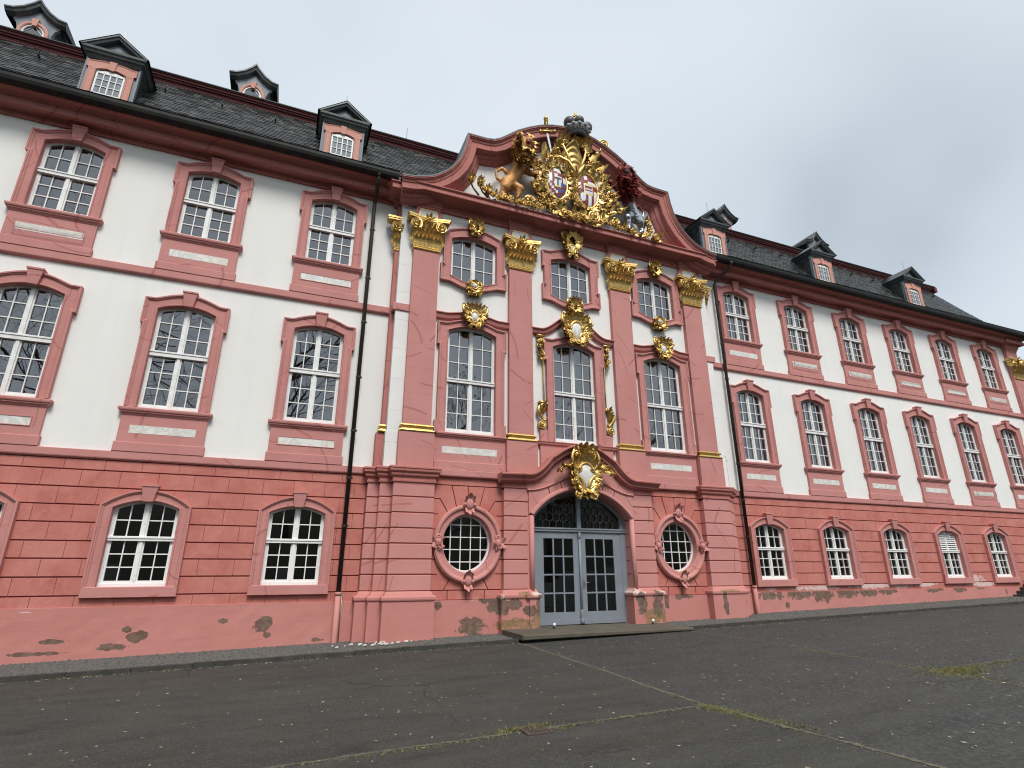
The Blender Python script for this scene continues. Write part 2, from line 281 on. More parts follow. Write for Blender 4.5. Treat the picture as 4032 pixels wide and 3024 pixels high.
    MT['petal'] = simple('pale_petals', (0.55, 0.53, 0.48), (0.72, 0.70, 0.66), 5)
    MT['bark'] = simple('bark', (0.075, 0.066, 0.056), (0.14, 0.125, 0.105), 6)
    MT['foliage'] = simple('young_leaves', (0.045, 0.070, 0.020), (0.085, 0.105, 0.035), 2)
    MT['reflhill'] = simple('reflection_hill_green', (0.020, 0.026, 0.014), (0.045, 0.050, 0.028), 0.05)
    MT['lampwhite'] = simple('white_plastic', (0.75, 0.75, 0.75), (0.8, 0.8, 0.8), 5, 0.3, 0.05)
build_materials()

# ---------------------------------------------------------------- mesh helpers
def poly_area(p): return 0.5 * sum(p[i][0] * p[(i + 1) % len(p)][1] - p[(i + 1) % len(p)][0] * p[i][1] for i in range(len(p)))
def miter(path, d, closed=False):
    "offset a 2-D polyline by d to its right-hand side"
    n = len(path); out = []
    for i in range(n):
        a = path[i - 1] if (i > 0 or closed) else None; b = path[i]; c = path[(i + 1) % n] if (i < n - 1 or closed) else None
        ns = []
        for p, q in ((a, b), (b, c)):
            if p is None or q is None: continue
            dx, dz = q[0] - p[0], q[1] - p[1]; l = math.hypot(dx, dz)
            if l > 1e-9: ns.append((dz / l, -dx / l))
        if len(ns) == 2:
            mx, mz = ns[0][0] + ns[1][0], ns[0][1] + ns[1][1]; k = mx * ns[0][0] + mz * ns[0][1]
            k = max(k, 0.25); out.append((b[0] + mx / k * d, b[1] + mz / k * d))
        elif ns: out.append((b[0] + ns[0][0] * d, b[1] + ns[0][1] * d))
        else: out.append(b)
    return out
def inset(poly, d):
    if poly_area(poly) > 0: poly = poly[::-1]
    return miter(poly, d, True)      # clockwise: right-hand side is inside

class MB:
    def __init__(s, smooth=False): s.v = []; s.f = []; s.M = None; s.smooth = smooth; s.mi = []; s.cur = 0
    def add(s, vs, fs):
        k = len(s.v)
        if s.M is not None: vs = [s.M @ Vector(p) for p in vs]
        s.v.extend(tuple(p) for p in vs); s.f.extend(tuple(i + k for i in f) for f in fs); s.mi.extend([s.cur] * len(fs)); return s
    def box(s, x0, x1, y0, y1, z0, z1):
        return s.add([(x0, y0, z0), (x1, y0, z0), (x1, y1, z0), (x0, y1, z0), (x0, y0, z1), (x1, y0, z1), (x1, y1, z1), (x0, y1, z1)],
                     [(0, 3, 2, 1), (4, 5, 6, 7), (0, 1, 5, 4), (2, 3, 7, 6), (1, 2, 6, 5), (3, 0, 4, 7)])
    def prism(s, poly, y0, y1, ch=0.0):
        "polygon in XZ, front at y0, back at y1, optional chamfer"
        if poly_area(poly) < 0: poly = poly[::-1]
        n = len(poly); vs = []; fs = []
        if ch > 0:
            ins = miter(poly[::-1], ch, True)[::-1]
            vs = [(p[0], y0, p[1]) for p in ins] + [(p[0], y0 + ch, p[1]) for p in poly] + [(p[0], y1, p[1]) for p in poly]
            fs.append(tuple(range(n)))
            for L0 in (0, n):
                for i in range(n): j = (i + 1) % n; fs.append((L0 + i, L0 + n + i, L0 + n + j, L0 + j))
            fs.append(tuple(2 * n + i for i in reversed(range(n))))
        else:
            vs = [(p[0], y0, p[1]) for p in poly] + [(p[0], y1, p[1]) for p in poly]
            fs.append(tuple(range(n))); fs.append(tuple(n + i for i in reversed(range(n))))
            for i in range(n): j = (i + 1) % n; fs.append((i, n + i, n + j, j))
        return s.add(vs, fs)
    def strip(s, A, B, ya, yb):
        "ruled band between two matched XZ polylines"
        n = len(A); vs = [(p[0], ya, p[1]) for p in A] + [(p[0], yb, p[1]) for p in B]
        return s.add(vs, [(i, i + 1, n + i + 1, n + i) for i in range(n - 1)])
    def sweep(s, path, prof, closed=False, caps=True):
        "profile points (d, y): d = offset to the right of the path in XZ, y = world depth"
        rows = [[(q[0], y, q[1]) for q in miter(path, d, closed)] for d, y in prof]
        n = len(path); vs = [p for r in rows for p in r]; fs = []
        for k in range(len(rows) - 1):
            for i in range(n if closed else n - 1):
                j = (i + 1) % n; fs.append((k * n + i, k * n + j, (k + 1) * n + j, (k + 1) * n + i))
        if caps and not closed:
            m = len(rows); fs.append(tuple(k * n for k in range(m))); fs.append(tuple(k * n + n - 1 for k in reversed(range(m))))
        return s.add(vs, fs)
    def ressaut(s, prof, x0, x1, yb, yf):
        "moulding carried round a projection: profile points (out, z)"
        vs = []; fs = []
        for o, z in prof: vs += [(x0 - o, yb, z), (x0 - o, yf - o, z), (x1 + o, yf - o, z), (x1 + o, yb, z)]
        for k in range(len(prof) - 1):
            for i in range(3): a = k * 4 + i; fs.append((a, a + 1, a + 5, a + 4))
        fs.append((0, 1, 2, 3)); e = (len(prof) - 1) * 4; fs.append((e + 3, e + 2, e + 1, e))
        return s.add(vs, fs)
    def run(s, prof, x0, x1, yb=None):
        "straight moulding along x: profile points (y, z)"
        n = len(prof); vs = [(x0, y, z) for y, z in prof] + [(x1, y, z) for y, z in prof]
        fs = [(i, i + 1, n + i + 1, n + i) for i in range(n - 1)] + [tuple(range(n)), tuple(n + i for i in reversed(range(n)))]
        return s.add(vs, fs)
    def tube(s, pts, radii, seg=7, cap=True):
        pts = [Vector(p) for p in pts]; n = len(pts)
        if not hasattr(radii, '__len__'): radii = [radii] * n
        vs = []; fs = []; t0 = (pts[1] - pts[0]).normalized()
        up = Vector((0, 1, 0)) if abs(t0.y) < 0.9 else Vector((1, 0, 0)); u = t0.cross(up).normalized()
        for i in range(n):
            t = (pts[min(i + 1, n - 1)] - pts[max(i - 1, 0)]).normalized()
            u = (u - t * u.dot(t)); u = u.normalized() if u.length > 1e-6 else t.orthogonal().normalized(); w = t.cross(u)
            for k in range(seg): a = 2 * PI * k / seg; vs.append(pts[i] + (u * math.cos(a) + w * math.sin(a)) * radii[i])
        for i in range(n - 1):
            for k in range(seg): j = (k + 1) % seg; fs.append((i * seg + k, i * seg + j, (i + 1) * seg + j, (i + 1) * seg + k))
        if cap: fs.append(tuple(reversed(range(seg)))); fs.append(tuple((n - 1) * seg + k for k in range(seg)))
        return s.add(vs, fs)
    def ball(s, c, r, nu=10, nv=6):
        if not hasattr(r, '__len__'): r = (r, r, r)
        vs = [(c[0], c[1], c[2] - r[2])]; fs = []
        for i in range(1, nv):
            th = PI * i / nv
            for k in range(nu): a = 2 * PI * k / nu; vs.append((c[0] + r[0] * math.sin(th) * math.cos(a), c[1] + r[1] * math.sin(th) * math.sin(a), c[2] - r[2] * math.cos(th)))
        vs.append((c[0], c[1], c[2] + r[2])); e = len(vs) - 1
        for k in range(nu): fs.append((0, 1 + (k + 1) % nu, 1 + k)); fs.append((e, e - nu + k, e - nu + (k + 1) % nu))
        for i in range(nv - 2):
            for k in range(nu): a = 1 + i * nu + k; b = 1 + i * nu + (k + 1) % nu; fs.append((a, b, b + nu, a + nu))
        return s.add(vs, fs)
    def lathe(s, prof, c, seg=14):
        n = len(prof); vs = []; fs = []
        for r, z in prof:
            for k in range(seg): a = 2 * PI * k / seg; vs.append((c[0] + r * math.cos(a), c[1] + r * math.sin(a), c[2] + z))
        for i in range(n - 1):
            for k in range(seg): j = (k + 1) % seg; fs.append((i * seg + k, i * seg + j, (i + 1) * seg + j, (i + 1) * seg + k))
        fs.append(tuple(reversed(range(seg)))); fs.append(tuple((n - 1) * seg + k for k in range(seg)))
        return s.add(vs, fs)
    # ---- carved ornament: XZ is the plane of the facade, -Y comes out of it
    def scroll(s, cx, cz, y, r, turns=1.8, hand=1, a0=0.0, th=0.035, seg=6, rise=0.06):
        m = int(14 * turns) + 6; P = []; Rr = []
        for i in range(m):
            t = i / (m - 1); a = a0 + hand * t * turns * 2 * PI; rr = r * (1 - t) ** 0.85 + 0.10 * r * t
            P.append((cx + rr * math.cos(a), y - rise * t, cz + rr * math.sin(a))); Rr.append(th * (1 - 0.5 * t))
        s.tube(P, Rr, seg); s.ball((cx, y - rise, cz), th * 1.1, 8, 5); return s
    def cscroll(s, p0, p1, bulge, y, th=0.04, curl=0.3, seg=6, out=0.05):
        "C-shaped stroke from p0 to p1 with curled ends"
        p0 = Vector((p0[0], p0[1])); p1 = Vector((p1[0], p1[1])); d = p1 - p0; L0 = d.length; nrm = Vector((-d.y, d.x)) / max(L0, 1e-6)
        P = []; Rr = []; m = 9
        hand = 1 if bulge > 0 else -1
        for e in (0, 1):
            pe = p0 if e == 0 else p1; rr = L0 * curl * 0.5
            c = pe - nrm * hand * rr; seq = []
            for i in range(9):
                t = i / 8; a = math.atan2(nrm.y * hand, nrm.x * hand) + (hand if e == 0 else -hand) * t * 4.4; q = rr * (1 - 0.75 * t)
                seq.append(((c.x + q * math.cos(a), y - out * 1.5 * t, c.y + q * math.sin(a)), th * (1 - 0.35 * t)))
            if e == 0: seq.reverse(); P += [q[0] for q in seq]; Rr += [q[1] for q in seq]
            else: tail = seq
            if e == 0:
                for i in range(1, m):
                    t = i / m; b = math.sin(PI * t) * bulge * L0; w = p0 + d * t + nrm * b
                    P.append((w.x, y - out * math.sin(PI * t) * 0.5, w.y)); Rr.append(th * (1 + 0.5 * math.sin(PI * t)))
        P += [q[0] for q in tail]; Rr += [q[1] for q in tail]
        return s.tube(P, Rr, seg)
    def leaf(s, x, z, y, ang, L0, W, lift=0.10, curl=0.10, lobes=3, n=7, side=0.0):
        "acanthus leaf growing from (x, z) in direction ang, curling out of the wall"
        dx, dz = math.cos(ang), math.sin(ang); px, pz = -dz, dx; vs = []; fs = []; cols = (-1, -0.55, 0, 0.55, 1); m = len(cols)
        for i in range(n + 1):
            t = i / n; w = W * (math.sin(PI * min(1, 0.12 + 0.88 * t) ** 0.8) ** 0.7) * (1 + 0.28 * math.cos(2 * PI * lobes * t)) if t < 1 else W * 0.34
            l = L0 * (t - 0.18 * curl / 0.1 * max(0, t - 0.7) * t); o = lift * math.sin(PI * 0.5 * min(1, t * 1.3)) + curl * max(0, t - 0.45) ** 1.6 * 3
            bend = side * t * t
            for c in cols:
                rid = 0.30 * W * (1 - abs(c)) - 0.10 * W * (abs(c) == 0.55)
                vs.append((x + dx * l + px * (c * w + bend), y - o - rid, z + dz * l + pz * (c * w + bend)))
        for i in range(n):
            for k in range(m - 1): a = i * m + k; fs.append((a, a + 1, a + m + 1, a + m))
        return s.add(vs, fs)
    def flower(s, x, z, y, r, petals=6, a0=0.0):
        for k in range(petals): s.leaf(x, z, y, a0 + 2 * PI * k / petals, r, r * 0.42, r * 0.35, 0.06, 1, 4)
        s.ball((x, y - r * 0.35, z), r * 0.3, 7, 5); return s

def ob(name, mb, mat, parent=None, loc=None, label=None, mats=None):
    me = bpy.data.meshes.new(name); me.from_pydata(mb.v, [], mb.f); me.validate(clean_customdata=False)
    for m in (mats or [mat]): me.materials.append(MT[m] if isinstance(m, str) else m)
    if mats and len(me.polygons) == len(mb.mi): me.polygons.foreach_set('material_index', mb.mi)
    if mb.smooth: me.polygons.foreach_set('use_smooth', [True] * len(me.polygons))
    if name not in ('pane', 'glazing'):      # loose panes keep their outward side
        bm = bmesh.new(); bm.from_mesh(me); bmesh.ops.recalc_face_normals(bm, faces=bm.faces); bm.to_mesh(me); bm.free()
    me.update()
    o = bpy.data.objects.new(name, me); COL.objects.link(o); o.parent = parent
    if loc: o.location = loc
    if label: o['label'] = label
    return o
def empty(name, loc=(0, 0, 0), parent=None):
    o = bpy.data.objects.new(name, None); COL.objects.link(o); o.location = loc; o.parent = parent; o.empty_display_size = 0.3; return o
def tag(o, label=None, cat=None, group=None, kind=None):
    if label: o['label'] = label
    if cat: o['category'] = cat
    if group: o['group'] = group
    if kind: o['kind'] = kind
    return o
def copy_tree(o, parent, loc=None, jitter=0.0):
    c = o.copy(); COL.objects.link(c); c.parent = parent
    if loc is not None: c.location = loc
    for ch in o.children:
        d = copy_tree(ch, c)
        if jitter and ch.name.startswith('pane'): d.rotation_euler = (rnd.gauss(0, jitter), 0, rnd.gauss(0, jitter))
    return c
def lerp(a, b, t): return a + (b - a) * t
def mir(half):
    "mirror a half outline that starts at the right foot and ends at the crown (x = 0)"
    return [(-x, z) for x, z in half] + [(x, z) for x, z in reversed(half) if abs(x) > 1e-6]
def grid_wall(mb, x0, x1, z0, z1, holes, y):
    xs = sorted({x0, x1} | {min(max(v, x0), x1) for h in holes for v in h[:2]}); zs = sorted({z0, z1} | {min(max(v, z0), z1) for h in holes for v in h[2:]})
    for i in range(len(xs) - 1):
        for k in range(len(zs) - 1):
            cx, cz = (xs[i] + xs[i + 1]) / 2, (zs[k] + zs[k + 1]) / 2
            if any(h[0] < cx < h[1] and h[2] < cz < h[3] for h in holes): continue
            mb.add([(xs[i], y, zs[k]), (xs[i + 1], y, zs[k]), (xs[i + 1], y, zs[k + 1]), (xs[i], y, zs[k + 1])], [(0, 1, 2, 3)])
    return mb
def gz(x): return 0.135 + 0.02 * max(-40, min(40, x))     # the asphalt rises gently to the right

# ---------------------------------------------------------------- the setting
g = MB(); XS = [-900, -40, -20, 0, 20, 40, 900]; YS = [-900, -60, -12, 3, 900]
for i in range(len(XS) - 1):
    for k in range(len(YS) - 1):
        g.add([(XS[i], YS[k], gz(XS[i])), (XS[i + 1], YS[k], gz(XS[i + 1])), (XS[i + 1], YS[k + 1], gz(XS[i + 1])), (XS[i], YS[k + 1], gz(XS[i]))], [(0, 1, 2, 3)])
tag(ob('forecourt_asphalt', g, 'asphalt'), kind='structure')

# ---------------------------------------------------------------- the building
B = tag(empty('abbey_building'), 'long pink and white baroque building with gilded ornament and slate mansard roof', 'building')
X_L, X_R = -22.2, 26.6
COLS_L = [-7.652 - 3.2 * k for k in range(5)]
COLS_R = [7.652 + 3.2 * k for k in range(6)]

# ---- windows: generic builder, local origin on the window axis at wall plane y = 0
def arcpts(hw, zs, rise, n=8): return [(hw * (1 - i / n), zs + rise * (1 - (1 - i / n) ** 2)) for i in range(n + 1)]
def casement(hw, zb, zs, rise, tr, nt, nl, sag=0.0, weather=False):
    f = MB(); arc = arcpts(hw, zs, rise); zmid = lambda x: zs + rise * (1 - (x / hw) ** 2)
    if sag: foot = [(hw * s, zb - sag * (1 - s * s)) for s in [i / 8 for i in range(9)]]; half = foot[:-1] + [(hw, zb)] + arc
    else: half = [(hw, zb)] + arc
    if sag:
        lp = [(-x, z) for x, z in half] + [(x, z) for x, z in reversed(half) if abs(x) > 1e-6]
        lp = [p for i, p in enumerate(lp) if i == 0 or math.dist(p, lp[i - 1]) > 1e-6]
        f.sweep(lp, [(0, 0.15), (0, 0.055), (0.048, 0.055), (0.048, 0.15)], True)
    else:
        lp = mir(half); f.sweep(lp, [(0, 0.15), (0, 0.055), (0.048, 0.055), (0.048, 0.15)])
        f.box(-hw, hw, 0.03, 0.15, zb - .012, zb + 0.065); f.box(-hw + .002, hw - .002, 0.059, 0.15, zb + 0.065, zb + 0.12)
    zlow = zb - sag if sag else zb
    f.box(-0.036, 0.036, 0.035, 0.15, zlow + 0.01, zs + rise - 0.01)
    cells = []; rows = []
    if tr:
        f.box(-hw + 0.004, hw - 0.004, 0.005, 0.15, tr[0], tr[1]); f.box(-hw + 0.004, hw - 0.004, -0.012, 0.15, tr[1] - 0.045, tr[1] - 0.012)
        z0, z1 = tr[1], zs + rise * 0.55; rows += [(z0 + (z1 - z0) * i / nt, z0 + (z1 - z0) * (i + 1) / nt if i < nt - 1 else zs + rise) for i in range(nt)]
        z0, z1 = zb + 0.12, tr[0]; rows = [(z0 + (z1 - z0) * i / nl, z0 + (z1 - z0) * (i + 1) / nl) for i in range(nl)] + rows
    else:
        z0, z1 = zb - sag * 0.45 if sag else zb + 0.1, zs + rise * 0.55
        rows = [(z0 + (z1 - z0) * i / nl, z0 + (z1 - z0) * (i + 1) / nl) for i in range(nl)]; rows[-1] = (rows[-1][0], zs + rise); rows[0] = (zlow, rows[0][1])
    bars = sorted({round(r[0], 4) for r in rows[1:]})
    for z in bars:
        if tr and abs(z - tr[1]) < 0.01: continue
        f.box(-hw + 0.05, hw - 0.05, 0.075, 0.12, z - 0.0125, z + 0.0125)
    xm = (0.068 + hw - 0.08) / 2
    for s in (-1, 1): f.box(s * xm - 0.0115, s * xm + 0.0115, 0.07, 0.118, zlow + 0.02, zmid(xm) - 0.02)
    for s in (-1, 1):        # sash stiles beside the mullion and the frame
        f.box(s * 0.052 - 0.017, s * 0.052 + 0.017, 0.066, 0.14, zlow + 0.02, zmid(0.07) - 0.01); f.box(s * (hw - 0.066) - 0.017, s * (hw - 0.066) + 0.017, 0.066, 0.14, zb + 0.02, zmid(hw - 0.066))
    for (a, b) in rows:
        for s in (-1, 1):
            for (u, w) in ((0.06, xm), (xm, hw - 0.06)): cells.append((min(s * u, s * w), max(s * u, s * w), a, b))
    return f, cells
def architrave(pairs, yf, closed=False, w=0.085, reveal=0.15, raise_=0.05):
    inn = [p[0] for p in pairs]; out = [p[1] for p in pairs]; m = MB()
    if closed: inn = inn + [inn[0]]; out = out + [out[0]]
    m.strip(inn, out, yf, yf)
    def dedupe(p): return [q for i, q in enumerate(p) if i == 0 or math.dist(q, p[i - 1]) > 1e-5]
    ii = dedupe(inn); oo = dedupe(out)
    if closed: ii = ii[:-1]; oo = oo[:-1]
    m.sweep(ii, [(0, reveal), (0, yf)], closed, False)                                   # reveal
    m.sweep(ii, [(0, yf - 0.001), (-0.012, yf - 0.018), (-0.035, yf - 0.018), (-0.045, yf - 0.001)], closed, False)
    m.sweep(oo, [(0, 0.03), (0, yf - raise_), (w * 0.42, yf - raise_), (w * 0.5, yf - raise_ * .62), (w * 0.75, yf - raise_ * 0.5), (w * .95, yf - raise_ * .2), (w, yf - 0.001)], closed, False)
    return m
def add_glass(root, cells, individual, mat='glass', y=0.105):
    if individual:
        for (a, b, c, d) in cells:
            w, h = (b - a) / 2, (d - c) / 2; m = MB(); m.add([(-w, 0, -h), (w, 0, -h), (w, 0, h), (-w, 0, h)], [(0, 1, 2, 3)])
            p = ob('pane', m, mat, root, ((a + b) / 2, y, (c + d) / 2)); p.rotation_euler = (rnd.gauss(0, 0.011), 0, rnd.gauss(0, 0.011))
    else:
        m = MB()
        for (a, b, c, d) in cells:
            e = [rnd.gauss(0, 0.002) for _ in range(4)]
            m.add([(a, y + e[0], c), (b, y + e[1], c), (b, y + e[2], d), (a, y + e[3], d)], [(0, 1, 2, 3)])
        tag(ob('glazing', m, mat, root), kind='stuff')
def curtain(root, x0, x1, z0, z1, y=0.32, folds=9):
    m = MB(True); n = folds * 4
    vs = []
    for i in range(n + 1):
        x = x0 + (x1 - x0) * i / n; yy = y + 0.03 * math.sin(i / 4 * 2 * PI) + rnd.uniform(-.006, .006); vs += [(x, yy, z0), (x, yy * 1.0, z1)]
    m.add(vs, [(2 * i, 2 * i + 2, 2 * i + 3, 2 * i + 1) for i in range(n)]); return ob('curtain', m, 'curtain', root)
SILL = [(0.0, 0), (0.012, 0.02), (0.03, 0.045), (0.05, 0.06), (0.05, 0.085), (0.075, 0.10), (0.085, 0.13), (0.085, 0.165), (0.07, 0.18), (0.0, 0.181)]
def wing_window(kind, individual):
    hw, ow, ew = 0.645, 0.885, 0.95
    if kind == 'upper': zb, zs, rise, ze, zt, tr, nt, nl, top = 10.075, 12.02, 0.16, 11.607, 12.275, (11.14, 11.265), 2, 3, 0.195
    elif kind == 'middle': zb, zs, rise, ze, zt, tr, nt, nl, top = 5.345, 7.90, 0.16, 7.48, 8.165, (6.69, 6.83), 3, 3, 0.195
    else: zb, zs, rise, tr, nt, nl = 1.37, 3.025, 0.17, (2.325, 2.425), 2, 3
    f, cells = casement(hw, zb, zs, rise, tr, nt, nl)
    root = ob('window', f, 'frame' if kind != 'ground' else 'weather')
    pr = []
    if kind == 'ground':
        pr = [((hw, zb), (ow, zb)), ((hw, zs), (ow, 3.09))]
        for i in range(1, 13): s = 1 - i / 12; pr.append(((hw * s, zs + rise * (1 - s * s)), (ow * s, 3.09 + 0.35 * (1 - s * s))))
    else:
        pr = [((hw, zb), (ow, zb)), ((hw, ze), (ow, ze)), ((hw, ze + .001), (ew, ze)), ((hw, zs), (ew, zt)), ((hw * .985, zs + .006), (0.72, zt + 0.008))]
        for i in range(1, 13): s = 1 - i / 12; pr.append(((hw * .985 * s, zs + rise * (1 - s * s)), (0.72 * s, zt + 0.01 + top * (1 - s ** 2) ** 1.25)))
    pairs = [((-a[0], a[1]), (-b[0], b[1])) for a, b in pr] + [(a, b) for a, b in reversed(pr[:-1])]
    ob('architrave', architrave(pairs, -0.085), 'pink', root)
    kz0, kz1 = {'upper': (12.18, 12.60), 'middle': (8.04, 8.445), 'ground': (3.175, 3.55)}[kind]
    k = MB(); k.add([(-.10, -.155, kz0), (.10, -.155, kz0), (.158, -.185, kz1 - .045), (-.158, -.185, kz1 - .045), (-.10, .0, kz0), (.10, .0, kz0), (.158, .0, kz1 - .045), (-.158, .0, kz1 - .045)],
                    [(0, 1, 2, 3), (4, 7, 6, 5), (0, 4, 5, 1), (3, 2, 6, 7), (0, 3, 7, 4), (1, 5, 6, 2)])
    k.box(-.170, .170, -.20, 0, kz1 - .045, kz1); ob('keystone', k, 'pink', root)
    if kind == 'ground':
        s_ = MB(); s_.prism([(-ow - .004, 1.15), (ow + .004, 1.15), (ow + .004, 1.369), (-ow - .004, 1.369)], -0.135, 0.06, 0.012); ob('sill', s_, 'pink', root)
        add_glass(root, cells, individual, 'glasslow')
        return root
    sz = 9.885 if kind == 'upper' else 5.145
    s_ = MB(); s_.ressaut([(o, sz + z) for o, z in SILL], -0.89, 0.89, 0.05, -0.085); ob('sill', s_, 'pink', root)
    az, bz = (8.985, 9.20) if kind == 'upper' else (4.275, 4.505)
    a = MB(); a.box(-.89, .89, -.075, .02, bz, sz); ob('apron', a, 'pink', root)
    b = MB(); b.prism([(-.925, az), (.925, az), (.925, bz), (-.925, bz)], -.105, .02, .014); ob('apron_base', b, 'pink', root)
    pz = (9.41, 9.61) if kind == 'upper' else (4.72, 4.908)
    c = MB(); c.box(-.68, .68, -.079, -.05, *pz); ob('marble_panel', c, 'marble', root)
    e = MB(); lp = [(-.68, pz[0]), (-.68, pz[1]), (.68, pz[1]), (.68, pz[0])]; e.sweep(lp, [(0, -.076), (0, -.088), (-.016, -.088), (-.016, -.076)], True); ob('panel_border', e, 'pink', root)
    add_glass(root, cells, individual)
    return root
wins = {k: wing_window(k, True) for k in ('upper', 'middle', 'ground')}
winsJ = {k: wing_window(k, False) for k in ('upper', 'middle', 'ground')}
for c in (wins, winsJ):
    for r in c.values(): r.parent = B
first = {}
def put_window(kind, x, individual):
    src = (wins if individual else winsJ)[kind]; key = (kind, individual)
    if key not in first: first[key] = 1; src.location = (x, 0, 0); return src
    return copy_tree(src, B, (x, 0, 0), 0.011)
for i, x in enumerate(COLS_L):
    for kind in ('upper', 'middle', 'ground'): put_window(kind, x, i < 3)
for i, x in enumerate(COLS_R):
    for kind in ('upper', 'middle', 'ground'):
        if kind == 'ground' and i == 5: continue
        w = put_window(kind, x, False)
        zr = {'upper': (10.1, 12.2), 'middle': (5.4, 8.1)}.get(kind)
        if zr and not (kind == 'middle' and i == 4): curtain(w, -.64, 0.30 if i % 2 else 0.24, *zr)
        if kind == 'ground' and i == 3:     # the one with a louvred top light
            w.name = 'louvred_window'; w['label'] = 'ground floor window with white louvred top light'
            lv = MB()
            for q in range(8):
                z = 2.47 + q * 0.083; wq = 0.58 * math.sqrt(max(0.05, 1 - max(0, (z - 2.8) / 0.42) ** 2))
                lv.add([(-wq, .03, z), (wq, .03, z), (wq, .085, z + .05), (-wq, .085, z + .05), (-wq, .04, z - .012), (wq, .04, z - .012), (wq, .095, z + .038), (-wq, .095, z + .038)],
                       [(0, 1, 2, 3), (4, 7, 6, 5), (0, 4, 5, 1), (1, 5, 6, 2), (2, 6, 7, 3), (3, 7, 4, 0)])
            ob('louvre', lv, 'frame', w)
            bl = MB(); bl.box(-.6, .6, .088, .10, 2.43, 3.15); ob('louvre_back', bl, 'iron', w)

# ---- wing walls
HOLES = {'upper': (10.02, 12.185), 'middle': (5.29, 8.065), 'ground': (1.32, 3.19)}
up = MB(); lo = MB()
for (x0, x1, cols, side) in ((X_L, -5.6, COLS_L, 'left'), (5.6, X_R, COLS_R, 'right')):
    h = [(c - .70, c + .70, *HOLES[k]) for c in cols for k in ('upper', 'middle')]
    m = grid_wall(MB(), x0, x1, 4.10, 13.2, h, 0.0); ob('upper_wall', m, 'white', B)
    gh = [(c - .69, c + .69, *HOLES['ground']) for i, c in enumerate(cols) if not (side == 'right' and i == 5)]
    gw = ob('ground_floor_wall', grid_wall(MB(), x0, x1, 0.90, 4.10, gh, 0.0), 'joint', B)
    # ashlar blocks
    Z = [0.975, 1.199, 1.573, 1.945, 2.308, 2.696, 3.071, 3.452, 3.828, 4.072]
    xe0, xe1 = (x0, -6.06) if side == 'left' else (6.06, x1)
    for r in range(len(Z) - 1):
        z0, z1 = Z[r] + 0.014, Z[r + 1] - 0.014
        if r == 0: z0 = Z[0]
        off = -7.805 if r % 2 else -8.161
        js = []; k = math.floor((xe0 - off) / 0.735)
        x = off + k * 0.735
        while x < xe1 + .735: js.append(x + rnd.uniform(-.02, .02)); x += 0.735
        js = [j for j in js if xe0 < j < xe1]; js = [xe0] + [j for j in js if j - xe0 > .2 and xe1 - j > .2] + [xe1]
        for a, b in zip(js[:-1], js[1:]):
            segs = [(a + .003, b - .003)]
            for ci, c in enumerate(cols):
                if side == 'right' and ci == 5: continue
                if r == 0 or z0 > 3.46: continue
                if Z[r] > 3.0: continue              # the arch course is cut below
                ex0, ex1 = c - 0.84, c + 0.84; ns = []
                for (p, q) in segs:
                    if q <= ex0 or p >= ex1: ns.append((p, q)); continue
                    if p < ex0 - .03: ns.append((p, ex0))
                    if q > ex1 + .03: ns.append((ex1, q))
                segs = ns
            for (p, q) in segs:
                poly = None
                if 3.0 < Z[r] < 3.4:
                    lowf = lambda xx: max([z0] + [3.06 + 0.27 * (1 - ((xx - c) / .80) ** 2) for ci, c in enumerate(cols) if abs(xx - c) < .80 and not (side == 'right' and ci == 5)])
                    nn = 8; pts = [(p + (q - p) * i / nn, lowf(p + (q - p) * i / nn)) for i in range(nn + 1)]
                    if max(t[1] for t in pts) > z0 + .001: poly = pts + [(q, z1), (p, z1)]
                mm = MB(); dp = -0.030 + rnd.uniform(-.0025, .0025)
                mm.prism(poly or [(p, z0), (q, z0), (q, z1), (p, z1)], dp, 0.002, 0 if poly else 0.004)
                ob('ashlar_block', mm, 'salmonR' if (side == 'right' and r < 3) else 'salmon', gw)
    # string courses
    for (za, zb_) in ((8.76, 8.985), (4.072, 4.275)):
        xa, xb = (x0, -5.62) if side == 'left' else (5.62, x1)
        s_ = MB(); s_.run([(.02, za), (-.055, za), (-.085, za + .03), (-.092, za + .05), (-.092, zb_ - .012), (-.08, zb_), (.02, zb_)], xa, xb); ob('string_course', s_, 'pink', B)
    # plinth: uneven plaster, reaches into the ground
    p = MB(True); nx = 60; nz = 7; xa, xb = (x0, -6.0) if side == 'left' else (6.0, x1)
    vs = []
    for k in range(nz + 1):
        for i in range(nx + 1):
            xx = lerp(xa, xb, i / nx); zt = 0.972; zz = lerp(-0.6, zt, k / nz)
            vs.append((xx, -0.062 - (0 if k == nz else rnd.uniform(-.006, .006)), zz))
    fs = [(k * (nx + 1) + i, k * (nx + 1) + i + 1, (k + 1) * (nx + 1) + i + 1, (k + 1) * (nx + 1) + i) for k in range(nz) for i in range(nx)]
    p.add(vs, fs); p.add([(xa, -.062, .972), (xb, -.062, .972), (xb, .01, .985), (xa, .01, .985)], [(0, 1, 2, 3)]); p.smooth = False
    ob('plinth', p, 'plinthL' if side == 'left' else 'plinthR', B)
    # main cornice
    c_ = MB(); xa, xb = (x0, -5.75) if side == 'left' else (5.75, x1)
    CPROF = [(.02, 12.545), (-.07, 12.545), (-.07, 12.60), (-.10, 12.605), (-.10, 12.665), (-.16, 12.70), (-.20, 12.705), (-.23, 12.69), (-.36, 12.672), (-.375, 12.68), (-.375, 12.865), (-.40, 12.87), (-.41, 12.90), (-.47, 12.95), (-.56, 12.985), (-.60, 13.02), (-.60, 13.08), (.02, 13.2)]
    c_.run(CPROF, xa, xb); ob('cornice', c_, 'pinkfine', B)

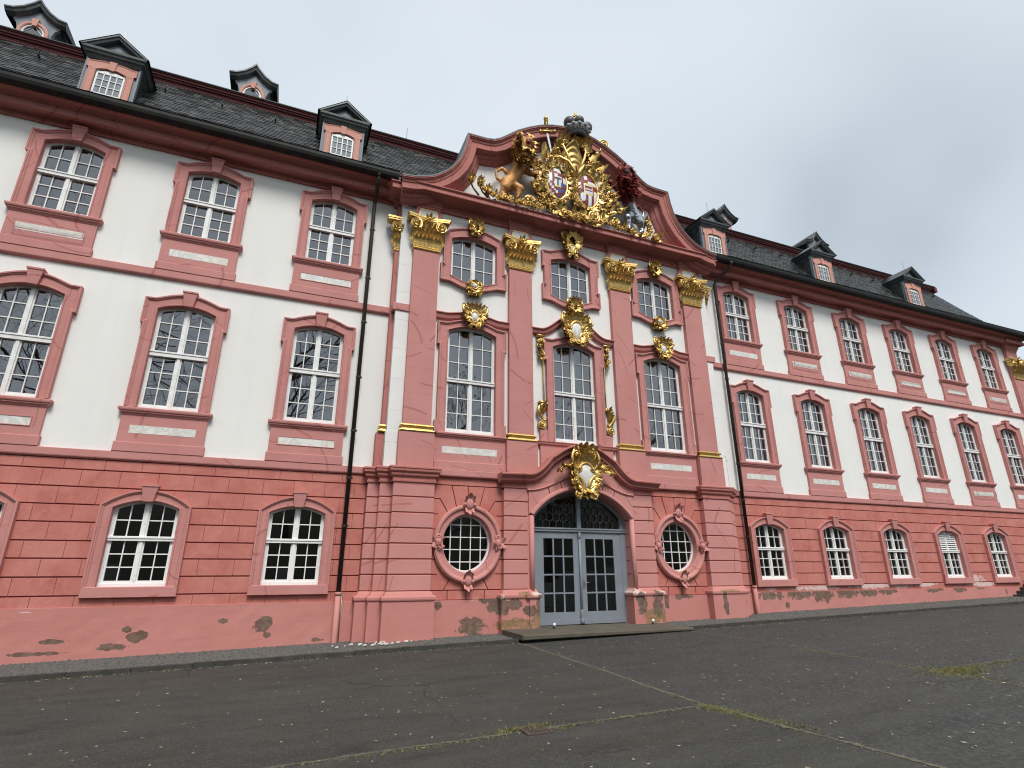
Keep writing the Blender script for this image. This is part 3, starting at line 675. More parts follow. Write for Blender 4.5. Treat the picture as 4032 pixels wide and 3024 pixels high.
# ---------------------------------------------------------------- central projection
YW = -0.45                                   # its white wall
holes = []
for c in (-3.40, 0.0, 3.40): holes += [(c - .79, c + .79, 5.27, 8.46), (c - .80, c + .80, 10.0, 11.62)]
m = grid_wall(MB(), -5.70, 5.70, 4.10, 13.0, holes, YW)
for s in (-1, 1): m.add([(s * 5.70, YW, 4.1), (s * 5.70, 0.3, 4.1), (s * 5.70, 0.3, 13.0), (s * 5.70, YW, 13.0)], [(0, 1, 2, 3)])
ob('projecting_wall', m, 'white', B)
for s in (-1, 1):
    q = MB(); q.box(min(s * 5.706, s * 5.30), max(s * 5.706, s * 5.30), YW - .012, 0.1, 4.27, 12.42); q.box(min(s * 5.735, s * 5.36), max(s * 5.735, s * 5.36), YW - .03, 0.1, 4.27, 5.20); ob('corner_strip', q, 'whitestone', B)
    h = MB()
    xa, xb = sorted((s * 5.82, s * 5.60)); h.box(xa, xb, -.25, .05, 5.40, 12.42)
    xa, xb = sorted((s * 5.945, s * 5.60)); h.box(xa, xb, -.27, .05, 4.26, 5.19)
    ob('half_pilaster', h, 'pinkfine', B)
    xa, xb = sorted((s * 5.80, s * 5.28)); k = MB(); k.box(xa, xb, YW - .05, .05, 8.77, 8.98); ob('string_course', k, 'pink', B)
# string course runs on beside the half pilaster
# ---- risalit windows
def ris_window(kind, x):
    hw = 0.74
    if kind == 'middle':
        f, cells = casement(hw, 5.33, 8.36, 0.19, (6.81, 6.93), 3, 3); root = ob('window', f, 'frame', B, (x, YW, 0))
        zt = 8.59; pr = [((hw, 5.33), (1.0, 5.30)), ((hw, 7.885), (1.0, 7.885)), ((hw, 7.886), (1.07, 7.885)), ((hw, 8.36), (1.07, zt)), ((hw * .985, 8.368), (.80, zt + .01))]
        for i in range(1, 13): s = 1 - i / 12; pr.append(((hw * .985 * s, 8.36 + .19 * (1 - s * s)), (.80 * s, zt + .01 + .19 * (1 - s * s) ** 1.25)))
        pairs = [((-a[0], a[1]), (-b[0], b[1])) for a, b in pr] + [(a, b) for a, b in reversed(pr[:-1])]
        ob('architrave', architrave(pairs, -.085), 'pink', root)
        if abs(x) > 1:
            for s in (-1, 1): k = MB(); k.box(*sorted((s * .755, s * 1.06)), -.115, .02, 5.28, 5.62); ob('foot_block', k, 'pink', root)
        add_glass(root, cells, True)
    else:
        f, cells = casement(hw, 10.20, 11.48, .16, None, 0, 3, .18); root = ob('window', f, 'frame', B, (x, YW, 0))
        pr = []
        for i in range(9): s = i / 8; pr.append(((hw * s, 10.20 - .18 * (1 - s * s)), (.76 * s, 9.97 - .185 * (1 - s ** 2) ** 1.25)))
        if abs(x) < 1: pr += [((hw, 10.2), (1.07, 9.985)), ((hw, 10.55), (1.07, 10.56)), ((hw, 10.551), (1.0, 10.561)), ((hw, 11.2), (1.0, 11.2)), ((hw, 11.201), (1.07, 11.201)), ((hw, 11.48), (1.07, 11.80)), ((hw * .985, 11.487), (.76, 11.815))]; zt, rs, xo = 11.815, .19, .76
        else: pr += [((hw, 10.2), (1.07, 9.985)), ((hw, 10.55), (1.07, 10.56)), ((hw, 10.551), (1.0, 10.561)), ((hw, 11.3), (1.0, 11.3)), ((hw, 11.42), (.965, 11.55)), ((hw, 11.48), (.86, 11.76)), ((hw * .985, 11.487), (.80, 11.785))]; zt, rs, xo = 11.785, .19, .80
        for i in range(1, 11): s = 1 - i / 10; pr.append(((hw * .985 * s, 11.48 + .16 * (1 - s * s)), (xo * s, zt + rs * (1 - s * s) ** 1.1)))
        pairs = [((-a[0], a[1]), (-b[0], b[1])) for a, b in pr] + [(a, b) for a, b in reversed(pr[1:-1])]
        ob('architrave', architrave(pairs, -.085, True), 'pink', root)
        for s in (-1, 1): k = MB(); k.box(*sorted((s * .98, s * 1.015)), -.125, -.08, 10.43, 10.47); ob('iron_anchor', k, 'iron', root)
        add_glass(root, cells, True)
    curtain(root, -.72, .72, *((5.4, 8.5) if kind == 'middle' else (10.05, 11.6)), y=0.55, folds=12)
    return root
for x in (-3.40, 0.0, 3.40):
    ris_window('middle', x); ris_window('upper', x)
# aprons, sills and hoods of the side bays
for s in (-1, 1):
    x0, x1 = sorted((s * 2.30, s * 4.42)); xc = s * 3.40
    a = MB(); a.box(x0, x1, -.52, -.3, 4.27, 5.15); ob('apron', a, 'pink', B)
    a = MB(); a.prism([(x0, 4.265), (x1, 4.265), (x1, 4.505), (x0, 4.505)], -.55, -.3, .014); ob('apron_base', a, 'pink', B)
    a = MB(); a.run([(-.3, 4.072), (-.555, 4.072), (-.585, 4.10), (-.59, 4.12), (-.59, 4.255), (-.58, 4.268), (-.3, 4.268)], x0, x1); ob('string_course', a, 'pink', B)
    a = MB(); a.box(xc - .80, xc + .80, -.524, -.5, 4.72, 4.908); ob('marble_panel', a, 'marble', B)
    a = MB(); a.run([(-.4, 5.145), (-.53, 5.145), (-.545, 5.18), (-.58, 5.20), (-.58, 5.225), (-.61, 5.24), (-.615, 5.275), (-.60, 5.29), (-.4, 5.30)], x0 + .03, x1 - .03); ob('sill', a, 'pink', B)
    half = [(1.16, 8.80), (.86, 8.80)] + [(.80 * (1 - i / 10), 8.80 + .115 * (1 - (1 - i / 10) ** 2) ** 1.3) for i in range(11)]
    pth = [(xc + x, z + .10) for x, z in mir(half)]
    a = MB(); a.sweep(pth, [(0, -.4), (0, -.60), (.03, -.61), (.05, -.58), (.08, -.565), (.17, -.55), (.20, -.53), (.205, -.4)]); ob('window_hood', a, 'pinkfine', B)
# centre bay
a = MB(); a.box(-1.24, -.98, -.55, -.3, 5.29, 5.64); a.box(.98, 1.24, -.55, -.3, 5.29, 5.64); ob('foot_block', a, 'pink', B)
a = MB(); a.run([(-.4, 5.165), (-.53, 5.165), (-.545, 5.19), (-.58, 5.21), (-.59, 5.26), (-.61, 5.27), (-.61, 5.29), (-.4, 5.295)], -1.37, 1.37); ob('sill', a, 'pink', B)
a = MB(); a.box(-1.24, 1.24, -.53, -.3, 4.2, 5.165); ob('apron', a, 'pink', B)
half = [(1.49, 8.80), (1.30, 8.80)] + [(1.22 * (1 - i / 16), 8.80 + .60 * (.5 - .5 * math.cos(PI * min(1, (i / 16) * 1.12)))) for i in range(17)]
a = MB(); a.sweep([(x, z + .10) for x, z in mir(half)], [(0, -.4), (0, -.62), (.03, -.63), (.05, -.60), (.08, -.575), (.15, -.56), (.19, -.53), (.20, -.4)]); ob('window_hood', a, 'pinkfine', B)

# ---- giant pilasters
PIL = [(-5.325, -4.545), (-2.25, -1.475), (1.475, 2.25), (4.545, 5.325)]
GB = [(.0, 5.205), (.075, 5.21), (.09, 5.235), (.075, 5.265), (.03, 5.275), (.015, 5.305), (.02, 5.33), (.05, 5.345), (.065, 5.375), (.05, 5.405), (.02, 5.415), (.0, 5.435)]
for i, (x0, x1) in enumerate(PIL):
    xc = (x0 + x1) / 2; yf = -.60
    sh = MB(); sh.box(x0, x1, yf, -.40, 5.40, 10.86); P = ob('pilaster', sh, 'pink', B)
    d = MB(); d.box(x0 - .09, x1 + .09, yf - .06, -.40, 4.24, 5.206); ob('pedestal', d, 'pink', P)
    b_ = MB(); b_.ressaut(GB, x0, x1, -.40, yf); ob('gilded_base', b_, 'gold', P)
    # frieze block with a curved outline and a marble tablet
    fb = MB(); fb.prism([(x0 - .05, 11.9), (x1 + .05, 11.9), (x1 + .06, 12.05), (x1 + .03, 12.16), (x1 - .02, 12.24), (x1 - .015, 12.45), (x0 + .015, 12.45), (x0 + .02, 12.24), (x0 - .03, 12.16), (x0 - .06, 12.05)], -.585, -.40); ob('frieze_block', fb, 'pink', P)
    tb = MB(); lp = [(xc - .27, 12.0), (xc - .27, 12.17), (xc - .22, 12.24), (xc + .22, 12.24), (xc + .27, 12.17), (xc + .27, 12.0)]; tb.prism(lp, -.592, -.5); ob('marble_tablet', tb, 'marble', P)
    tg = MB(); tg.sweep(lp, [(-.018, -.585), (-.018, -.60), (.004, -.60), (.004, -.585)], True); ob('tablet_rim', tg, 'gold', P)

# ---- composite capitals (template on the axis of a pilaster, front plane y = 0)
def capital_parts(hw, half=0, parent=None, loc=(0, 0, 0)):
    "half: 0 whole, -1 / +1 only the left / right part stands clear of the wall"
    bell = MB(); n = 6
    prof = [(0.0, 10.93), (.02, 11.2), (.04, 11.42), (.07, 11.58), (.11, 11.70), (.14, 11.77)]
    bell.ressaut(prof, -hw, hw, .12, 0.0); C = ob('capital', bell, 'gold', parent, loc)
    a = MB(); ab = [(x, y) for x, y in [(-hw - .27, -.17), (-hw - .22, -.24), (-hw * .4, -.14), (-.10, -.13), (-.07, -.18), (.07, -.18), (.10, -.13), (hw * .4, -.14), (hw + .22, -.24), (hw + .27, -.17)]]
    for (k, z0, z1) in ((.0, 11.775, 11.82), (.03, 11.828, 11.885)):
        pl = [(x * (1 + k), y * (1 + k * 2)) for x, y in ab] + [(hw + .24, .1), (-hw - .24, .1)]; q = len(pl)
        a.add([(x, y, z0) for x, y in pl] + [(x, y, z1) for x, y in pl], [tuple(reversed(range(q))), tuple(q + i for i in range(q))] + [(i, (i + 1) % q, q + (i + 1) % q, q + i) for i in range(q)])
    if half:
        a = MB(); 
        for k, z0, z1 in ((.0, 11.775, 11.82), (.02, 11.828, 11.885)): a.prism([(0, z0), (half * (hw + .28 + k), z0), (half * (hw + .28 + k), z1), (0, z1)], -.20 - k, .1)
    ob('abacus', a, 'gold', C)
    r = MB(True); r.ressaut([(0, 10.80), (.03, 10.805), (.045, 10.835), (.03, 10.865), (.012, 10.875), (.03, 10.89), (.035, 10.915), (.02, 10.935), (0, 10.94)], -hw, hw, .12, 0.0); r.smooth = False; ob('astragal', r, 'gold', C)
    sides = (half,) if half else (-1, 1)
    for s in sides:
        v = MB(True); v.scroll(s * (hw + .0), 11.585, -.14, .19, 2.4, s, PI / 2, .034, 6, .10)
        v.lathe([(.0, 0), (.165, 0), (.175, .02), (.165, .06), (0, .07)], (0, 0, 0), 12) if False else None
        dsk = [(s * hw + .165 * math.cos(t * PI / 8), 11.585 + .165 * math.sin(t * PI / 8)) for t in range(16)]; v.prism(dsk, -.12, .0)
        v.tube([(s * .08, -.10, 11.48), (s * .14, -.13, 11.68), (s * hw * .7, -.15, 11.77), (s * hw, -.15, 11.775)], [.03, .034, .034, .034], 6)
        v.smooth = False; ob('volute', v, 'gold', C)
    if not half: fl = MB(True); fl.flower(0, 11.80, -.16, .16, 6, .3); fl.leaf(0, 11.58, -.08, PI / 2, .28, .08, .06, .08, 2); ob('fleuron', fl, 'gold', C)
    for row, (z0, L0, W, cnt, y) in enumerate(((10.94, .34, .078, 7, -.005), (11.08, .40, .085, 6, -.03), (11.28, .34, .085, 5, -.05))):
        for k in range(cnt):
            x = (k - (cnt - 1) / 2) * (2 * hw + .05) / cnt
            if half and (x * half < -.02 or k % 2): continue
            lf = MB(True); lf.leaf(x, z0, y, PI / 2 + rnd.uniform(-.05, .05), L0, W * 1.05, .04 + .02 * row, .17, 2, 9); ob('acanthus_leaf', lf, 'gold', C)
    for s in sides:
        lf = MB(True); lf.leaf(s * hw, 10.97, .03, PI / 2 - s * .25, .45, .10, .05, .12, 3, 8); ob('acanthus_leaf', lf, 'gold', C)
        lf = MB(True); lf.leaf(s * hw * .95, 11.25, -.02, PI / 2 - s * .35, .32, .09, .08, .14, 3, 8); ob('acanthus_leaf', lf, 'gold', C)
        hs = MB(True); hs.tube([(s * .06, -.05, 11.30), (s * .10, -.10, 11.43), (s * .17, -.13, 11.50)], [.03, .03, .02], 6); hs.scroll(s * .19, 11.46, -.14, .06, 1.4, -s, PI / 2, .022, 5, .03); ob('stem', hs, 'gold', C)
    return C
cap0 = None
for i, (x0, x1) in enumerate(PIL):
    loc = ((x0 + x1) / 2, -.60, 0)
    if cap0 is None: cap0 = capital_parts(.39, 0, B, loc)
    else: copy_tree(cap0, B, loc)
# half capitals at the corners and the capital of the far corner pilaster
for s in (-1, 1): capital_parts(.16, s, B, (s * 5.66, -.235, 0))
for s in (-1, 1): b_ = MB(); b_.ressaut(GB, *sorted((s * 5.83, s * 5.60)), -.05, -.25); ob('gilded_base', b_, 'gold', B)
ep = MB(); ep.box(25.45, 26.35, -.16, .05, 4.28, 12.42); P = ob('pilaster', ep, 'pink', B)
copy_tree(cap0, B, (25.90, -.16, 0))
eb = MB(); eb.ressaut([(0, 12.3), (.03, 12.42), (.10, 12.55), (.12, 12.66), (.30, 12.68), (.30, 12.86)], 25.45, 26.35, .05, -.16); ob('cornice_block', eb, 'pinkfine', B)

# ---- lower storey of the projection: stepped corner piers
ZG = [1.209, 1.595, 1.958, 2.332, 2.707, 3.090, 3.486, 3.86]
CAPP = [(0, 3.80), (0, 3.855), (.03, 3.86), (.035, 3.90), (.015, 3.91), (.015, 3.96), (.03, 3.985), (.06, 4.01), (.075, 4.04), (.075, 4.085), (.10, 4.10), (.125, 4.13), (.13, 4.19), (.145, 4.20), (.145, 4.235), (.12, 4.255), (0, 4.27)]
BASE = [(0.09, .99), (.12, 1.0), (.13, 1.03), (.13, 1.075), (.11, 1.105), (.06, 1.115), (.045, 1.15), (.02, 1.19), (0, 1.209)]
def pier(x0, x1, yf, yb, name, mb='plinthC'):
    core = MB(); core.box(x0 + .012, x1 - .012, yf + .02, yb, 1.15, 3.9); P = ob(name, core, 'joint', B)
    for a, b in zip(ZG[:-1], ZG[1:]):
        k = MB(); k.prism([(x0, a + .014), (x1, a + .014), (x1, b - .014), (x0, b - .014)], yf + rnd.uniform(-.002, .002), yb, .010); ob('ashlar_block', k, 'portal', P)
    c = MB(); c.ressaut(CAPP, x0, x1, yb, yf); ob('impost', c, 'pinkfine', P)
    b_ = MB(); b_.ressaut(BASE, x0, x1, yb, yf); ob('base_moulding', b_, mb, P)
    p = MB(); p.box(x0 - .095, x1 + .095, yf - .095, yb, -.4, .992); ob('pier_plinth', p, mb, P)
    return P
for s in (-1, 1):
    pier(*sorted((s * 4.39, s * 5.47)), -.68, -.40, 'corner_pier')
    pier(*sorted((s * 5.40, s * 5.77)), -.43, -.20, 'stepped_pier')
    pier(*sorted((s * 5.70, s * 6.05)), -.22, .0, 'stepped_pier')
# wall behind, with the oculi
wl = MB(); grid_wall(wl, -4.6, 4.6, -.4, 4.15, [(-4.2, -2.6, 1.55, 3.2), (2.6, 4.2, 1.55, 3.2), (-1.75, 1.75, 0.1, 4.0)], YW); GW = ob('ground_floor_wall', wl, 'joint', B)
OZ = 2.37
def ell(a, b, n=40, xc=0, zc=OZ): return [(xc + a * math.sin(2 * PI * i / n), zc + b * math.cos(2 * PI * i / n)) for i in range(n)]
for s in (-1, 1):
    xc = s * 3.40
    # wall plate round the opening (hidden under the ring)
    wp = MB(); I0 = ell(.69, .745, 40, xc); O0 = ell(.86, .90, 40, xc); wp.strip(I0 + I0[:1], O0 + O0[:1], YW - .01, YW - .01); ob('oculus_lining', wp, 'joint', B)
    w = ('ashlar', [])
    E = lambda q: .80 * math.sqrt(max(0, 1 - (q / .86) ** 2))
    Wz = [z - OZ for z in ZG]
    polys = []
    for k in range(1, 5):
        a, b = Wz[k], Wz[k + 1]
        polys.append([(-1.0, a), (-E(a), a), (-E((a + b) / 2), (a + b) / 2), (-E(b), b), (-1.0, b)])
    polys.append([(-1.0, Wz[5]), (-.84, Wz[5]), (-.66, .53), (-.50, .68), (-.78, Wz[6]), (-1.0, Wz[6])])
    polys.append([(-1.0, Wz[6]), (-.78, Wz[6]), (-.50, .68), (-.29, .80), (-.47, Wz[7]), (-1.0, Wz[7])])
    polys.append([(-.47, Wz[7]), (-.29, .80), (0, .86), (0, Wz[7])])
    polys.append([(-1.0, Wz[1]), (-.80, Wz[1]), (-.62, -.56), (-.38, -.75), (-.60, Wz[0]), (-1.0, Wz[0])])
    full = polys + [[(-x, z) for x, z in p] for p in polys] + [[(-.60, Wz[0]), (-.38, -.75), (0, -.84), (.38, -.75), (.60, Wz[0])]]
    full += [[(x0, Wz[0]), (x1, Wz[0]), (x1, .975 - OZ), (x0, .975 - OZ)] for x0, x1 in ((-1, -.5), (-.5, 0), (0, .5), (.5, 1))]
    full += [[(-1, Wz[7]), (1, Wz[7]), (1, 4.085 - OZ), (-1, 4.085 - OZ)]]
    for p in full:
        q = inset([(xc + x, OZ + z) for x, z in p], .011); k = MB(); k.prism(q, YW - .035 + rnd.uniform(-.002, .002), YW + .002, .006); ob('ashlar_block', k, 'salmon', GW)
    # ring
    rg = MB(); path = ell(.675, .73, 48, xc)
    rg.sweep(path, [(0, -.20), (0, -.53), (-.02, -.55), (-.13, -.555), (-.15, -.585), (-.17, -.61), (-.21, -.62), (-.235, -.61), (-.25, -.58), (-.265, -.575), (-.265, -.44)], True); RG = ob('oculus_surround', rg, 'portal', B)
    fr = MB(); fr.sweep(path, [(-.01, -.24), (-.01, -.34), (.045, -.34), (.055, -.25)], True)
    for u in (-.42, -.14, .14, .42):
        hh = .73 * math.sqrt(1 - (u / .675) ** 2); fr.box(xc + u - .012, xc + u + .012, -.325, -.28, OZ - hh, OZ + hh)
    for u in (-.47, -.16, .155, .47):
        hh = .675 * math.sqrt(1 - (u / .73) ** 2); fr.box(xc - hh, xc + hh, -.32, -.285, OZ + u - .012, OZ + u + .012)
    OW = ob('round_window', fr, 'frame', B)
    us = (-.675, -.42, -.14, .14, .42, .675); ws = (-.73, -.47, -.16, .155, .47, .73)
    cells = []
    for i in range(5):
        for k in range(5): cells.append((xc + us[i], xc + us[i + 1], OZ + ws[k], OZ + ws[k + 1]))
    gm = MB(); gm.prism(ell(.665, .72, 40, xc), -.298, -.294); ob('glazing', gm, 'glasslow', OW)
    # carved cartouches of pink stone at the four points of the ring
    for nm, (cx, cz, sc) in {'top': (xc, OZ + 1.0, 1.0), 'bottom': (xc, OZ - .93, .9), 'l': (xc - .82, OZ + .01, .75), 'r': (xc + .82, OZ + .01, .75)}.items():
        c = MB(True); v = nm in ('top', 'bottom')
        c.ball((cx, -.63, cz), (.115 * sc, .07, .15 * sc), 12, 8)
        for t in (-1, 1):
            if v: c.leaf(cx, cz - .02, -.585, PI / 2 - t * .5, .26 * sc, .10 * sc, .05, .09, 2); c.scroll(cx + t * .13 * sc, cz - .02, -.60, .08 * sc, 1.4, t, PI / 2, .028); c.leaf(cx, cz, -.58, -PI / 2 + t * .45, .26 * sc, .08 * sc, .04, .08, 2)
            else:
                d = -1 if nm == 'l' else 1
                c.leaf(cx, cz, -.59, PI / 2 * (1 - d) + t * .6 if d < 0 else t * .6, .22, .10, .04, .08, 2); c.scroll(cx, cz + t * .12, -.60, .075, 1.3, t, 0, .026); c.leaf(cx, cz + t * .05, -.58, PI / 2 * (1 + d) + t * .4, .17, .07, .04, .06, 2)
        if v: c.leaf(cx, cz + .05, -.59, PI / 2, .24 * sc, .11 * sc, .06, .10, 3); c.leaf(cx, cz - .05, -.59, -PI / 2, .24 * sc, .09 * sc, .04, .08, 3)
        ob('stone_cartouche', c, 'portal', RG)
    # plinth of the bay
    x0, x1 = sorted((s * 2.36, s * 4.45)); k = MB(); k.box(x0, x1, -.535, -.3, -.4, .976); ob('plinth', k, 'plinthC', B)

# ---- portal
for s in (-1, 1):
    pier(*sorted((s * 1.70, s * 2.43)), -.66, -.40, 'portal_pier')
    x0, x1 = sorted((s * 1.56, s * 1.74)); core = MB(); core.box(x0, x1, -.66, -.05, .95, 3.14)
    J = ob('door_jamb', core, 'portal', B)
    rl = MB(True); rl.tube([(s * 1.625, -.69, .95), (s * 1.625, -.69, 3.13)], .068, 12); ob('roll_moulding', rl, 'portal', J)
    b_ = MB(); b_.ressaut(BASE, *sorted((s * 1.545, s * 1.72)), -.05, -.72); ob('base_moulding', b_, 'plinthC', J)
    b_ = MB(); b_.box(*sorted((s * 1.46, s * 1.75)), -.80, -.05, -.3, .99); ob('jamb_plinth', b_, 'plinthC', J)
    for z in ZG[1:6]: k = MB(); k.box(*sorted((s * 1.555, s * 1.6)), -.60, -.36, z - .012, z + .012); ob('joint_line', k, 'joint', J)
ARW, ARZ, ARR = 1.555, 3.10, .76
arch = [(-ARW * math.cos(PI * i / 28) if False else -ARW + 2 * ARW * i / 28, 0) for i in range(29)]
Rr = (ARW ** 2 + ARR ** 2) / (2 * ARR)
arch = [(x, ARZ + ARR - Rr + math.sqrt(Rr * Rr - x * x)) for x, _ in arch]
av = MB(); av.sweep(arch, [(0, -.05), (0, -.64), (-.02, -.72), (-.06, -.785), (-.11, -.785), (-.15, -.74), (-.165, -.68), (-.165, -.5)], False); ob('archivolt', av, 'portal', B)
# the soffit joints
# voussoirs between arch and lower hood line
def lowline(x): t = min(1, abs(x) / 1.75); return 3.84 + .50 * (.5 + .5 * math.cos(PI * min(1, t * 1.02))) 
def archz(x): return ARZ + ARR - Rr + math.sqrt(max(0.0, (Rr + .12) ** 2 - x * x))
core = MB(); n = 30; xs = [-1.72 + 3.44 * i / n for i in range(n + 1)]
core.strip([(x, max(2.9, archz(x)) if abs(x) < 1.65 else 3.12) for x in xs], [(x, 4.9 if abs(x) < .9 else 4.3) for x in xs], -.655, -.655); PW = ob('portal_spandrel', core, 'joint', B)
us = [-1.72, -1.12, -.72, -.36, 0, .36, .72, 1.12, 1.72]
for a, b in zip(us[:-1], us[1:]):
    nn = 6; fan = .80
    lowp = [(lerp(a, b, i / nn) * (1.0 if abs(lerp(a, b, i / nn)) > 1.6 else fan + .12), 0) for i in range(nn + 1)]
    lowp = [(x, (archz(x) if abs(x) < 1.64 else 3.12)) for x, _ in lowp]; upp = [(lerp(a, b, i / nn), lowline(lerp(a, b, i / nn))) for i in range(nn + 1)]
    q = lowp + upp[::-1]; q = inset(q, .014); k = MB(); k.prism(q, -.70, -.65, 0); ob('voussoir', k, 'portal', PW)
fld = MB(); xs = [-1.75 + 3.5 * i / 40 for i in range(41)]
hood_half = [(2.60, 4.225), (1.75, 4.25)] + [(1.75 - .70 * t, 4.25 + .53 * (1 - math.cos(t * PI / 2)) ** 1.0) for t in [i / 8 for i in range(1, 9)]]
hood_half += [(1.0, 4.80)] + [(.98 * (1 - i / 10), 4.80 + .40 * (1 - (1 - i / 10) ** 2)) for i in range(1, 11)]
def hoodz(x):
    h = hood_half
    for (xa, za), (xb, zb) in zip(h[:-1], h[1:]):
        if xb <= abs(x) <= xa: return lerp(za, zb, (xa - abs(x)) / max(1e-6, xa - xb))
    return 5.2
fld.strip([(x, lowline(x)) for x in xs], [(x, hoodz(x) - .12) for x in xs], -.70, -.70); fld.strip([(x, lowline(x)) for x in xs], [(x, lowline(x)) for x in xs], -.70, -.55); ob('portal_field', fld, 'portal', B)
hd = MB(); hd.sweep(mir(hood_half), [(-.005, -.40), (-.005, -.95), (.02, -.965), (.05, -.96), (.07, -.92), (.10, -.90), (.115, -.86), (.19, -.84), (.20, -.80), (.235, -.77), (.25, -.70)]); ob('portal_hood', hd, 'pinkfine', B)
ll = MB(); ll.sweep([(x, lowline(x)) for x in xs], [(-.0, -.60), (-.0, -.735), (.025, -.745), (.05, -.715), (.06, -.68)]); ob('portal_fillet', ll, 'portal', B)
# ---- door
DY = -.36
d = MB()
d.box(-1.56, 1.56, DY - .07, DY + .08, 2.735, 2.84); d.box(-1.56, 1.56, DY - .095, DY + .08, 2.80, 2.835)        # transom
d.box(-.06, .06, DY - .06, DY + .06, 2.84, 3.80)
ip = [(x, z - .0) for x, z in arch]; d.sweep(ip, [(0, DY + .06), (0, DY - .04), (.10, DY - .04), (.10, DY + .06)])
for s in (-1, 1): d.box(*sorted((s * 1.56, s * 1.40)), DY - .03, DY + .08, .27, 3.2)
D = ob('door', d, 'door', B); D['label'] = 'blue grey double door with glazed leaves under an arched fanlight'
for s in (-1, 1):
    lf = MB(); x0, x1 = sorted((s * .012, s * 1.40)); pa, pb = sorted((s * .20, s * 1.135))
    lf.box(x0, pa, DY - .02, DY + .045, .285, 2.735); lf.box(pb, x1, DY - .02, DY + .045, .285, 2.735); lf.box(pa, pb, DY - .02, DY + .045, 2.545, 2.735); lf.box(pa, pb, DY - .02, DY + .045, .285, .60)
    lf.box(x0, x1, DY - .045, DY + .0, .285, .40); lf.box(x0, x1, DY - .032, DY, .40, .425)
    for i in (1, 2): x = lerp(pa, pb, i / 3); lf.box(x - .022, x + .022, DY - .012, DY + .035, .60, 2.545)
    for i in (1, 2, 3): z = lerp(.60, 2.545, i / 4); lf.box(pa, pb, DY - .015, DY + .038, z - .02, z + .02)
    LF = ob('door_leaf', lf, 'door', D)
    for i in range(3):
        for k in range(4):
            a, b = lerp(pa, pb, i / 3), lerp(pa, pb, (i + 1) / 3); c_, e_ = lerp(.60, 2.545, k / 4), lerp(.60, 2.545, (k + 1) / 4)
            pm = MB(); pm.add([((a - b) / 2, 0, (c_ - e_) / 2), ((b - a) / 2, 0, (c_ - e_) / 2), ((b - a) / 2, 0, (e_ - c_) / 2), ((a - b) / 2, 0, (e_ - c_) / 2)], [(0, 1, 2, 3)])
            o = ob('pane', pm, 'glasslow', D, ((a + b) / 2, DY + .015, (c_ + e_) / 2)); o.rotation_euler = (rnd.gauss(0, .004), 0, rnd.gauss(0, .004))
ast = MB(True); ast.tube([(0, DY - .05, .3), (0, DY - .05, 2.70)], .035, 10); ast.lathe([(.05, .0), (.07, .05), (.06, .12), (.045, .16), (.06, .2), (.04, .3), (.03, .42)], (0, DY - .05, .29), 12); ast.lathe([(.03, 0), (.05, .06), (.05, .12), (.04, .2)], (0, DY - .05, 2.52), 12); ob('astragal_post', ast, 'door', D)
hn = MB(); hn.box(.085, .125, DY - .032, DY - .02, 1.20, 1.46); hn.tube([(.105, DY - .03, 1.36), (.105, DY - .09, 1.36)], .012, 8); hn.tube([(.10, DY - .088, 1.36), (.235, DY - .088, 1.36)], .011, 8); hn.ball((.105, DY - .035, 1.255), .018); ob('door_handle', hn, 'steel', D)
fg = MB(); fg.prism([(x * .97, z - .04) for x, z in arch] + [(1.5, 2.85), (-1.5, 2.85)], DY + .03, DY + .034); ob('fanlight_pane', fg, 'glasslow', D)
gr = MB(True)
for s in (-1, 1):
    for i in range(6):
        for k in range(4):
            x = s * (.18 + i * .215 + (k % 2) * .107); z = 2.93 + k * .20; ra = .115
            if abs(x) + ra > 1.42 or z + ra > ARZ + ARR - Rr + math.sqrt(Rr * Rr - x * x) - .12: continue
            gr.tube([(x + ra * .95 * math.cos(t * PI / 6), DY - .01, z + ra * math.sin(t * PI / 6) * 1.05) for t in range(13)], .009, 5, False)
ob('fanlight_grille', gr, 'iron', D)

# ---- rooms behind the glass
rm = MB()
for (z0, z1) in ((-.3, 4.0), (4.2, 8.85), (8.95, 13.1)):
    rm.add([(X_L, .36, z0), (X_R, .36, z0), (X_R, 3.6, z0), (X_L, 3.6, z0), (X_L, .36, z1), (X_R, .36, z1), (X_R, 3.6, z1), (X_L, 3.6, z1)], [(0, 1, 2, 3), (4, 7, 6, 5), (2, 6, 7, 3), (1, 5, 6, 2), (0, 3, 7, 4)])
ob('room_interior', rm, 'room', B)

